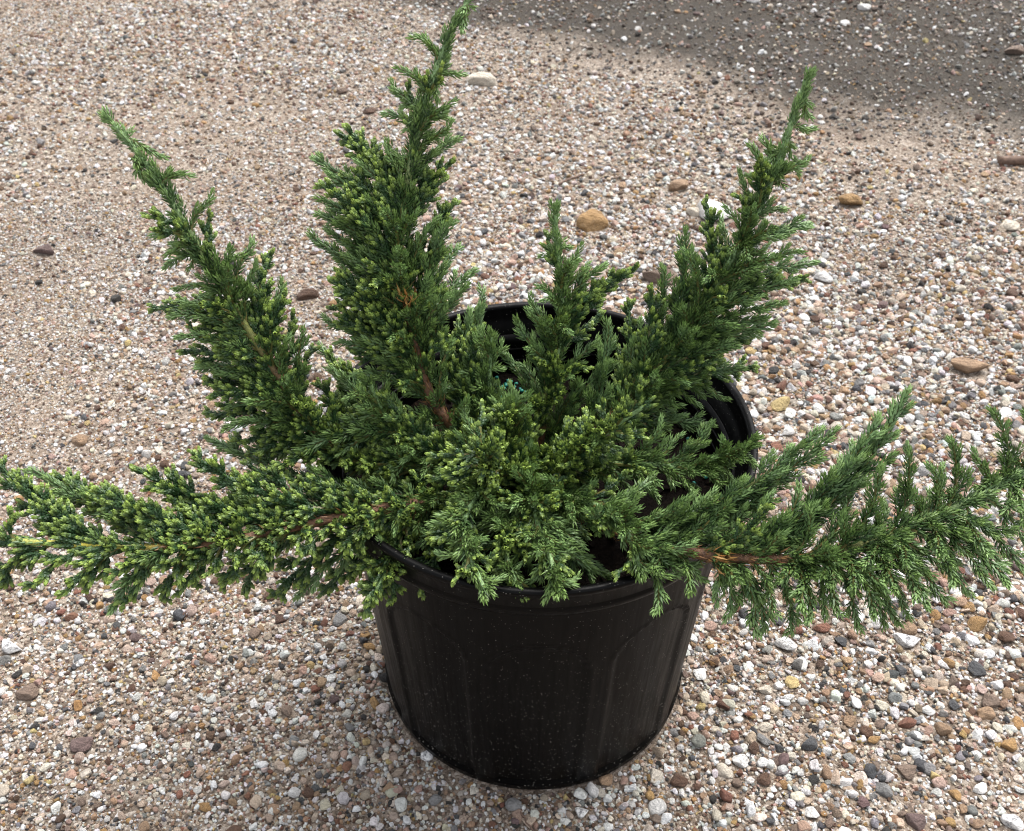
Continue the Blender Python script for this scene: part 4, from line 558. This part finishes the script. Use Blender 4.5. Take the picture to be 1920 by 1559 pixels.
c4 = np.ones((n, 4), np.float32); c4[:, :3] = np.clip(gc, .01, .85)
gme.attributes.new('stone_colour', 'FLOAT_COLOR', 'POINT').data.foreach_set('color', c4.ravel())
gme.materials.append(M_STONE)
gravel = bpy.data.objects.new('gravel', gme)
col.objects.link(gravel)
tag(gravel, 'loose mixed gravel of white, tan, grey and brown grains covering the ground', 'gravel', kind='stuff')
ng = bpy.data.node_groups.new('gravel_scatter', 'GeometryNodeTree')
ng.interface.new_socket('Geometry', in_out='INPUT', socket_type='NodeSocketGeometry')
ng.interface.new_socket('Geometry', in_out='OUTPUT', socket_type='NodeSocketGeometry')
gi = ng.nodes.new('NodeGroupInput'); go = ng.nodes.new('NodeGroupOutput')
iop = ng.nodes.new('GeometryNodeInstanceOnPoints')
jn = ng.nodes.new('GeometryNodeJoinGeometry')
srcs = {}
for o in bpy.data.objects:
    if o.name.startswith('pebble') and o.data.name not in srcs: srcs[o.data.name] = o
for o in srcs.values():
    oi = ng.nodes.new('GeometryNodeObjectInfo')
    oi.transform_space = 'ORIGINAL'
    oi.inputs['Object'].default_value = o
    oi.inputs['As Instance'].default_value = True
    ng.links.new(oi.outputs['Geometry'], jn.inputs[0])
def named(nm, ty):
    a = ng.nodes.new('GeometryNodeInputNamedAttribute')
    a.data_type = ty
    a.inputs['Name'].default_value = nm
    return [s for s in a.outputs if s.enabled and s.name == 'Attribute'][0]
e2r = ng.nodes.new('FunctionNodeEulerToRotation')
ng.links.new(named('stone_turn', 'FLOAT_VECTOR'), e2r.inputs[0])
ng.links.new(gi.outputs[0], iop.inputs['Points'])
ng.links.new(jn.outputs[0], iop.inputs['Instance'])
iop.inputs['Pick Instance'].default_value = True
ng.links.new(named('stone_pick', 'INT'), iop.inputs['Instance Index'])
ng.links.new(e2r.outputs[0], iop.inputs['Rotation'])
ng.links.new(named('stone_scale', 'FLOAT_VECTOR'), iop.inputs['Scale'])
ng.links.new(iop.outputs[0], go.inputs[0])
gravel.modifiers.new('scatter', 'NODES').node_group = ng
print('gravel grains', n, 'pebbles', cnt, 'stones', len(STONES))

# ------------------------------------------------------------------ juniper
def unit(v): return v / (np.linalg.norm(v, axis=-1, keepdims=True) + 1e-12)
def frame(T):
    up = np.where(np.abs(T[:, 2:3]) > .9, np.array([[1., 0, 0]]), np.array([[0., 0, 1.]]))
    n1 = unit(np.cross(T, up)); return n1, np.cross(T, n1)

def needles(P, T, az, el, ln, wd, off, c0, c1, four=True):
    """awl leaves: keeled blades of 4 triangles (or 2 for tiny scales)"""
    n1, n2 = frame(T)
    rad = n1 * np.cos(az)[:, None] + n2 * np.sin(az)[:, None]
    ce, se = np.cos(el)[:, None], np.sin(el)[:, None]
    D = T * ce + rad * se
    U = rad * ce - T * se
    S = np.cross(D, U)
    l, w = ln[:, None], wd[:, None]
    B = P + rad * off[:, None]
    n = len(P)
    if four:
        Lf = B + D * l * .38 + S * w * .5
        Rt = B + D * l * .38 - S * w * .5
        M = B + D * l * .42 + U * w * .38
        Tp = B + D * l - U * l * .07
        V = np.stack([B, Lf, Rt, M, Tp], 1).reshape(-1, 3)
        f = np.array([(0, 3, 1), (0, 2, 3), (1, 3, 4), (3, 2, 4)])
        k = 5
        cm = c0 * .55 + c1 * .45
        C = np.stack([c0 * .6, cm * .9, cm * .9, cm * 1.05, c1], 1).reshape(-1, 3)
    else:
        Lf = B + D * l * .45 + S * w * .5 - U * w * .28
        Rt = B + D * l * .45 - S * w * .5 - U * w * .28
        Tp = B + D * l - U * w * .25
        Md = B + D * l * .5 + U * w * .2
        V = np.stack([Lf, Rt, Md, Tp, B], 1).reshape(-1, 3)
        f = np.array([(0, 4, 2), (4, 1, 2), (0, 2, 3), (2, 1, 3)])
        k = 5
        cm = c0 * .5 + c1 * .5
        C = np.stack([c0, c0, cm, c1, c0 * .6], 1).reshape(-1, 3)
    F = (f[None] + (np.arange(n) * k)[:, None, None]).reshape(-1, 3)
    return V, F, C

def tubes(P0, d, bnd, L, r0, r1, cA, cB, nseg=3, sides=4):
    """short curved twigs p(s)=P0+d s L+b s^2 L as thin tapering tubes"""
    n = len(P0)
    s = np.linspace(0, 1, nseg + 1)
    Pc = P0[:, None] + d[:, None] * (s[None, :, None] * L[:, None, None]) + bnd[:, None] * (s[None, :, None] ** 2 * L[:, None, None])
    T = unit(d[:, None] + 2 * bnd[:, None] * s[None, :, None])
    n1, n2 = frame(T.reshape(-1, 3))
    n1 = n1.reshape(n, nseg + 1, 3); n2 = n2.reshape(n, nseg + 1, 3)
    a = np.arange(sides) * 2 * np.pi / sides
    rr = (r0[:, None] + (r1 - r0)[:, None] * s[None])[..., None, None]
    ring = n1[:, :, None] * np.cos(a)[None, None, :, None] + n2[:, :, None] * np.sin(a)[None, None, :, None]
    V = (Pc[:, :, None] + ring * rr).reshape(-1, 3)
    C = (cA[:, None, None] * (1 - s)[None, :, None, None] + cB[:, None, None] * s[None, :, None, None]) * np.ones((1, 1, sides, 1))
    C = C.reshape(-1, 3)
    idx = np.arange(n * (nseg + 1) * sides).reshape(n, nseg + 1, sides)
    A, B_ = idx[:, :-1], idx[:, 1:]
    F = np.stack([A, np.roll(A, -1, 2), np.roll(B_, -1, 2), B_], -1).reshape(-1, 4)
    return V, F, C

class Geo:
    def __init__(s): s.V, s.T, s.Q, s.C, s.n = [], [], [], [], 0
    def add(s, V, F, C):
        (s.T if F.shape[1] == 3 else s.Q).append(F + s.n)
        s.V.append(V); s.C.append(C); s.n += len(V)
    def merge(s, g):
        for v, c in zip(g.V, g.C): s.V.append(v); s.C.append(c)
        s.T += [f + s.n for f in g.T]; s.Q += [f + s.n for f in g.Q]; s.n += g.n
    def build(s, name, mat, parent):
        Fs = ([np.concatenate(s.T)] if s.T else []) + ([np.concatenate(s.Q)] if s.Q else [])
        return mesh_np(name, np.concatenate(s.V), Fs, mat, parent, np.concatenate(s.C))

DARK = np.array((.009, .028, .009)); MID = np.array((.025, .071, .022)); BLUE = np.array((.031, .078, .036))
YOUNG = np.array((.25, .38, .09)); LIME = np.array((.24, .35, .075)); PALE = np.array((.19, .31, .13))
OLIVE = np.array((.16, .17, .045)); WOODY = np.array((.13, .062, .030)); YEL = np.array((.42, .36, .05))

def clothe(g, P0, d, bnd, L, kind, youth, size):
    """cover twigs with leaves.  arrays over twigs; youth 0..1 how fresh the twig is"""
    if not len(P0): return
    if kind == 'a':
        step, per = .00140, 3
    else:
        step, per = .00120, 3
    nw = np.maximum(2, (L / step).astype(int))
    ti = np.repeat(np.arange(len(P0)), nw)
    k = np.arange(len(ti)) - np.repeat(np.r_[0, np.cumsum(nw)[:-1]], nw)
    s = (k + .6) / nw[ti]
    Lt = L[ti]
    Pc = P0[ti] + d[ti] * (s * Lt)[:, None] + bnd[ti] * (s ** 2 * Lt)[:, None]
    T = unit(d[ti] + 2 * bnd[ti] * s[:, None])
    tipd = (1 - s) * Lt
    m = len(ti)
    ti3 = np.repeat(np.arange(m), per)
    az = np.tile(np.arange(per) * 2 * np.pi / per, m) + np.repeat(k * np.pi / per, per) + np.repeat(ti * 1.7, per) + rng.normal(0, .12 if kind == 's' else .22, m * per)
    fresh = (np.clip(1 - tipd / (.0095 if kind == 'a' else .0048), 0, 1) ** 1.2)[ti3]
    yt = youth[ti][ti3]
    hue = rng.random(m * per)[:, None]
    tw = rng.random(len(P0))[ti][ti3][:, None]
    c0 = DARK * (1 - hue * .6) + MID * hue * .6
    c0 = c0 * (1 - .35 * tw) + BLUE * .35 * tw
    if kind == 'a':
        el = np.radians(np.clip(46 - 26 * fresh + rng.normal(0, 8, m * per), 12, 80)) * (.72 + .28 * (1 - yt))
        ln = size * rng.uniform(.8, 1.12, m * per) * (1 - .32 * fresh) * (.75 + .25 * np.clip(s / .25, 0, 1))[ti3]
        wd = ln * .25 + .0003
        f = (fresh * (.4 + .6 * yt))[:, None]
        c0 = c0 * (1 - f * .85) + YOUNG * f * .85
        y2 = (np.clip(yt - .6, 0, .4) * 2)[:, None]
        c0 = c0 * (1 - y2 * .8) + PALE * y2 * .8
        c1 = c0 * .7 + (YOUNG * .5 + BLUE * .5) * .40 * (.5 + hue)
        off = np.full(m * per, .0005)
    else:
        el = np.radians(np.clip(20 - 12 * fresh + rng.normal(0, 4, m * per), 3, 40))
        ln = np.full(m * per, .0027) * rng.uniform(.85, 1.15, m * per) * size / .0064
        wd = ln * .72
        f = (fresh * (.45 + .55 * yt))[:, None]
        c0 = c0 * (1 - f) + LIME * f * rng.uniform(.75, 1.1, (m * per, 1))
        c0 = c0 * np.array([[1.05, 1.0, .82]])
        c1 = c0 * 1.35 + .008
        off = np.full(m * per, .00085) * (1 - .25 * fresh)
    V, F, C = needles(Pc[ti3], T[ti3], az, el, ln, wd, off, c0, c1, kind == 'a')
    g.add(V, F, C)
    if kind == 's':
        z = np.zeros(len(P0))
        tipc = (DARK * 1.2)[None] * np.ones((len(P0), 1))
        lim = LIME[None] * (.35 + .45 * youth[:, None]) + DARK * .5
        V, F, C = tubes(P0, d, bnd, L, z + .0009, z + .0011, tipc, lim * .7 + DARK * .3, 2, 5)
        g.add(V, F, C)
        # blunt rounded end
        Te = unit(d + 2 * bnd); Pe = P0 + d * L[:, None] + bnd * L[:, None]
        V, F, C = tubes(Pe - Te * .0006, Te, bnd * 0, z + .0017, z + .00128, z + .0006, lim * .85, lim, 2, 6)
        g.add(V, F, C)

def sprig(base, tip, adir, kind, lead=0.0, dense=1.0):
    g = Geo()
    base, tip, adir = np.array(base), np.array(tip), np.array(adir)
    L = np.linalg.norm(tip - base)
    ctrl = base + unit(adir) * L * .30 + (tip - base) * .22 + np.array([0, 0, -.02 * L])
    A = tip - 2 * ctrl + base; Bv = 2 * (ctrl - base)
    pos = lambda u: base + np.outer(u, Bv) + np.outer(u * u, A)
    tan = lambda u: unit(Bv[None] + 2 * np.outer(u, A))
    # children
    nchild = max(4, int(L * .86 / (.0072 if kind == 'a' else .0054) * dense))
    u = np.linspace(.10, .95, nchild) + rng.normal(0, .012, nchild)
    u = np.clip(u, .06, .97)
    Pb, T = pos(u), tan(u)
    az = np.arange(nchild) * 2.399 + rng.random() * 6.28 + rng.normal(0, .3, nchild)
    n1, n2 = frame(T)
    rad = n1 * np.cos(az)[:, None] + n2 * np.sin(az)[:, None]
    Lc = np.clip((.27 if kind == 'a' else .28) * L * (1 - u) ** .9 + .0055, .0055, .019) * rng.uniform(.7, 1.2, nchild)
    Lc *= np.clip(.55 + u / .35, .6, 1) * (1 - .6 * min(lead, .34))
    an = np.radians(rng.uniform(24, 40, nchild) + 6 * (1 - u))[:, None]
    dch = T * np.cos(an) + rad * np.sin(an)
    dch = unit(dch + np.array([0, 0, .16]))
    b = (T - dch) * rng.uniform(.12, .28, nchild)[:, None]
    youth = np.clip(.35 + .5 * u + rng.normal(0, .18, nchild) + lead * .5, 0, 1)
    size = (.0062 if kind == 'a' else .0066) * rng.uniform(.9, 1.1)
    # axis as three twigs in a row
    us = np.array([.08, .42, .72]); ue = np.array([.42, .72, 1.0])
    P0 = pos(us); P1 = pos(ue); La = np.linalg.norm(P1 - P0, axis=1)
    da = (P1 - P0) / La[:, None]
    z3 = np.zeros((3, 3))
    if kind == 'a':
        clothe(g, P0, da, z3, La, 'a', np.array([.2, .4, .8]) + lead * .4, size * 1.05)
        clothe(g, Pb, dch, b, Lc, 'a', youth, size)
        longc = np.where(Lc > .0145)[0]
        PP, DD, BB, LL, YY = [], [], [], [], []
        for i in longc:          # side shoots on the longer twigs
            for q in (.32, .6):
                a2 = rng.random() * 6.28
                t = unit(dch[i] + 2 * b[i] * q)
                m1, m2 = frame(t[None])
                rd = m1[0] * math.cos(a2) + m2[0] * math.sin(a2)
                PP.append(Pb[i] + dch[i] * q * Lc[i] + b[i] * q * q * Lc[i])
                dd = unit(t * .8 + rd * .6); DD.append(dd); BB.append((t - dd) * .2)
                LL.append(rng.uniform(.006, .0095) * (1.15 - .5 * q)); YY.append(youth[i])
        if PP: clothe(g, np.array(PP), np.array(DD), np.array(BB), np.array(LL), 'a', np.array(YY), size * .9)
    else:
        if L > .03: clothe(g, P0, da, z3, La, 'a', np.array([.1, .2, .3]), size * .7)
        clothe(g, P0[2:], da[2:], z3[2:], La[2:], 's', np.array([.9]), size)
        clothe(g, Pb, dch, b, Lc, 's', youth, size)
        PP, DD, BB, LL, YY = [], [], [], [], []
        for i in range(nchild):
            ns = int(Lc[i] / .0030)
            a0 = rng.random() * 6.28
            for j in range(ns):
                q = .18 + .74 * (j + rng.random() * .5) / max(ns, 1)
                a2 = a0 + j * 2.3
                t = unit(dch[i] + 2 * b[i] * q)
                m1, m2 = frame(t[None])
                rd = m1[0] * math.cos(a2) + m2[0] * math.sin(a2)
                PP.append(Pb[i] + dch[i] * q * Lc[i] + b[i] * q * q * Lc[i])
                dd = unit(t * .80 + rd * .62 + np.array([0, 0, .1])); DD.append(dd); BB.append((t - dd) * .22)
                LL.append(np.clip(.45 * Lc[i] * (1 - q) + .0032, .003, .010) * rng.uniform(.8, 1.25)); YY.append(np.clip(youth[i] + rng.normal(0, .25), 0, 1))
        if PP: clothe(g, np.array(PP), np.array(DD), np.array(BB), np.array(LL), 's', np.array(YY), size)
    # twig wood
    o3 = np.ones((3, 1))
    V, F, C = tubes(pos(np.array([0., .42, .72])), np.array([(pos(np.array([e]))[0] - pos(np.array([s]))[0]) for s, e in ((0, .42), (.42, .72), (.72, .98))]), z3, np.ones(3),
                    np.array([.0013, .0010, .0008]), np.array([.0010, .0008, .0005]), o3 * (WOODY * .5 + OLIVE * .5), o3 * (OLIVE * .6 + MID * .4), 2, 5)
    g.add(V, F, C)
    return g, L

shrub = bpy.data.objects.new('juniper_shrub', None)
col.objects.link(shrub)
shrub.location = (0, 0, 0)
tag(shrub, 'spreading green juniper with long pointed shoots growing from the black pot', 'shrub')

built = []
tri_total = 0
for bi, B in enumerate(BRANCHES):
    Pn = np.array(B['p'], float)
    tt = np.linspace(0, 1, len(Pn))
    dens = np.linspace(0, 1, 90)
    # smooth interpolation by repeated averaging
    Q = np.stack([np.interp(dens, tt, Pn[:, i]) for i in range(3)], 1)
    for _ in range(6): Q[1:-1] = (Q[:-2] + 2 * Q[1:-1] + Q[2:]) / 4
    seg = np.linalg.norm(np.diff(Q, axis=0), axis=1)
    blen = seg.sum()
    Tq = unit(np.gradient(Q, axis=0))
    # stem
    sides = 9
    n1, n2 = frame(Tq)
    a = np.arange(sides) * 2 * np.pi / sides
    r0, r1 = B['r']
    rad = r0 + (r1 - r0) * dens ** .8
    wob = 1 + .16 * rng.normal(0, 1, (90, sides)) * np.clip(1.2 - dens / max(B['b'], .1), .15, 1)[:, None]
    V = (Q[:, None] + (n1[:, None] * np.cos(a)[None, :, None] + n2[:, None] * np.sin(a)[None, :, None]) * (rad[:, None] * wob)[..., None]).reshape(-1, 3)
    idx = np.arange(90 * sides).reshape(90, sides)
    Fq = np.stack([idx[:-1], np.roll(idx[:-1], -1, 1), np.roll(idx[1:], -1, 1), idx[1:]], -1).reshape(-1, 4)
    k = np.clip((dens - B['b']) / .10, 0, 1)[:, None]
    k2 = np.clip((dens - B['b'] - .16) / .18, 0, 1)[:, None]
    yellow = YEL if B['n'] == 'F' else (YEL * .12 + OLIVE * .5 + MID * .38)
    Cs = (WOODY * (1 - k) + yellow * k) * (1 - k2) + (PALE * .9 + OLIVE * .1) * k2
    Cs = np.repeat(Cs, sides, 0)
    br = mesh_np('branch', V, [Fq], M_BARK, shrub, Cs, smooth=True)
    # dead brown needles along the woody part
    nd = int(blen * B['b'] * 1300)
    if nd > 8:
        q = rng.integers(8, max(10, int(90 * (B['b'] + .06))), nd)
        g = Geo()
        hue = rng.random((nd, 1))
        cd = np.array((.16, .065, .022)) * (1 - hue) + np.array((.30, .17, .075)) * hue
        V, F, C = needles(Q[q] + rng.normal(0, .001, (nd, 3)), Tq[q], rng.uniform(0, 6.28, nd), np.radians(rng.uniform(12, 75, nd)), rng.uniform(.004, .009, nd), rng.uniform(.0008, .0014, nd), rad[q] * .9, cd * .7, cd)
        g.add(V, F, C)
        tag(g.build('dead_needles', M_LEAF, br), 'dry brown needles clinging to the woody stem', kind='stuff')
    for tq, nn, sp_ in {'B': [(.44, 46, .007)], 'D': [(.2, 40, .008)], 'E': [(.3, 30, .006), (.42, 30, .006)], 'G5': [(.3, 30, .007)], 'G4': [(.35, 26, .008)]}.get(B['n'], []):
        i = int(tq * 89)
        g = Geo()
        hue = rng.random((nn, 1))
        cd = np.array((.30, .12, .03)) * (1 - hue) + np.array((.48, .30, .10)) * hue
        pp = Q[i] + unit(np.array([0, -.7, .6])) * .006 + rng.normal(0, sp_ * .45, (nn, 3))
        V, F, C = needles(pp, np.repeat(Tq[i][None], nn, 0), rng.uniform(0, 6.28, nn), np.radians(rng.uniform(15, 70, nn)), rng.uniform(.006, .011, nn), rng.uniform(.0012, .002, nn), np.full(nn, .001), cd * .7, cd)
        g.add(V, F, C)
        tag(g.build('dried_tuft', M_LEAF, br), 'tuft of dried orange brown needles on the stem', kind='stuff')
    # leader: the green end of the branch itself
    g = Geo()
    i0 = int(90 * max(.30, min(.62, B['b'] + .12)))
    ii = np.arange(i0, 88, 3)
    P0 = Q[ii]; P1 = Q[np.minimum(ii + 3, 89)]
    La = np.linalg.norm(P1 - P0, axis=1) + 1e-5
    main = B['n'] in 'ABCDEF'
    lk = 's' if B['sc'] > .8 else 'a'
    yy = np.linspace(.3, 1.0 if main else .5, len(ii))
    clothe(g, P0, (P1 - P0) / La[:, None], np.zeros_like(P0), La, lk if not main else 'a', yy, .0062 if main else .0052)
    # short shoots crowding the last stretch
    ns = int(blen * (1 - i0 / 90) / .0036)
    us = np.sort(rng.uniform(i0, 87, ns)).astype(int)
    m1, m2 = frame(Tq[us])
    azz = rng.uniform(0, 6.28, ns)
    rd = m1 * np.cos(azz)[:, None] + m2 * np.sin(azz)[:, None]
    d = unit(Tq[us] * .86 + rd * .48)
    fr = (us - i0) / (90 - i0)
    clothe(g, Q[us], d, (Tq[us] - d) * .3, (.018 - .0115 * fr) * rng.uniform(.7, 1.3, ns), 'a' if B['sc'] < .6 else 's', (.45 + .5 * fr) * (1 if main else .7), .0060)
    inner = g
    # side sprigs
    for (t, tip, ty) in B['s']:
        i = int(round(t * 89))
        if main and B['sc'] < .8 and t > .58: ty = 'a'
        gg, L = sprig(Q[i], tip, Tq[i], ty, dense=1.1, lead=0 if B['n'] == 'E' else max(0, t - .66))
        built.append([L, br, gg])
    nf, fl = B['f']; nf = int(nf * (.75 if B['n'] in 'ABCDEF' else 1.7))
    for j in range(nf):
        t = .14 + (.62 if main else .72) * (j + rng.random()) / nf
        i = int(t * 89)
        az = rng.random() * 6.28
        m1, m2 = frame(Tq[i][None])
        rd = m1[0] * math.cos(az) + m2[0] * math.sin(az)
        rd = rd + np.array([0, -.35, .40])
        dd = unit(Tq[i] * .75 + rd * .75)
        L = fl * rng.uniform(.6, 1.15) * (1.1 - .65 * t)
        gg, L = sprig(Q[i], Q[i] + dd * L, Tq[i], 's' if rng.random() < B['sc'] else 'a', lead=0)
        inner.merge(gg)
    B['inner'] = inner; B['obj'] = br
built.sort(key=lambda e: -e[0])
for k, (L, br, g) in enumerate(built):
    if k < 300:
        g.build('sprig', M_LEAF, br)
    else:
        [B for B in BRANCHES if B['obj'] is br][0]['inner'].merge(g)
for B in BRANCHES:
    o = B['inner'].build('inner_foliage', M_LEAF, B['obj'])
    tag(o, kind='stuff')
print('tris', sum(sum(len(p.vertices) - 2 for p in o.data.polygons) if False else len(o.data.loops) - 2 * len(o.data.polygons) for o in bpy.data.objects if o.type == 'MESH'))

# ------------------------------------------------------------------ small things
# slow-release fertiliser beads on the soil
bm = bmesh.new()
bmesh.ops.create_icosphere(bm, subdivisions=2, radius=.5)
pm = bpy.data.meshes.new('fertiliser_bead'); bm.to_mesh(pm); bm.free()
pm.polygons.foreach_set('use_smooth', np.ones(len(pm.polygons), bool))
pm.materials.append(M_PRILL)
spots = [(-.030 + rng.normal(0, .013), .105 + rng.normal(0, .008)) for _ in range(34)] + [(.105 + rng.normal(0, .01), .01 + rng.normal(0, .02)) for _ in range(10)]
for x, y in spots:
    if math.hypot(x, y) > .124: continue
    o = bpy.data.objects.new('fertiliser_bead', pm)
    col.objects.link(o)
    d = rng.uniform(.0026, .0036)
    o.scale = (d, d * rng.uniform(.85, 1), d * .9)
    o.location = (x, y, float(soil_h(x, y)) + d * .62)
    tag(o, 'tiny teal green fertiliser bead on the dark potting soil', 'fertiliser', 'fertiliser beads on the soil')

def stick(name, pts, r0, r1, label, cat, mat=M_WOOD):
    P = np.array(pts, float)
    t = np.linspace(0, 1, len(P)); u = np.linspace(0, 1, 14)
    Q = np.stack([np.interp(u, t, P[:, i]) for i in range(3)], 1)
    Q += rng.normal(0, .0004, Q.shape)
    Q[:, 2] += height(Q[:, 0], Q[:, 1])
    T = unit(np.gradient(Q, axis=0)); n1, n2 = frame(T)
    a = np.arange(7) * 2 * np.pi / 7
    rr = (r0 + (r1 - r0) * u)[:, None] * rng.uniform(.8, 1.2, (14, 7))
    V = (Q[:, None] + (n1[:, None] * np.cos(a)[None, :, None] + n2[:, None] * np.sin(a)[None, :, None]) * rr[..., None]).reshape(-1, 3)
    idx = np.arange(14 * 7).reshape(14, 7)
    F = np.stack([idx[:-1], np.roll(idx[:-1], -1, 1), np.roll(idx[1:], -1, 1), idx[1:]], -1).reshape(-1, 4)
    V = np.vstack([V, Q[0], Q[-1]])
    caps = np.concatenate([np.stack([np.roll(idx[0], -1), idx[0], np.full(7, 98)], 1), np.stack([idx[-1], np.roll(idx[-1], -1), np.full(7, 99)], 1)])
    o = mesh_np(name, V, [F, caps], mat, smooth=True)
    tag(o, label, cat)
    return o
stick('twig', [(.048, .815, .004), (.066, .83, .006), (.086, .846, .004)], .0022, .0012, 'short dark twig lying on the gravel far behind the pot', 'twig')
stick('twig', [(-.012, -.138, .003), (-.004, -.15, .004), (.006, -.162, .003)], .0009, .0005, 'thin brown twig on the ground before the pot foot', 'twig')
stick('bark_piece', [(.69, .872, .006), (.74, .868, .009), (.79, .874, .006)], .0075, .004, 'brown piece of bark on the gravel by the dark soil', 'bark')
stick('bark_piece', [(.86, 1.20, .01), (.90, 1.19, .014), (.95, 1.2, .008)], .013, .008, 'dark lump of bark in the dark soil corner', 'bark')
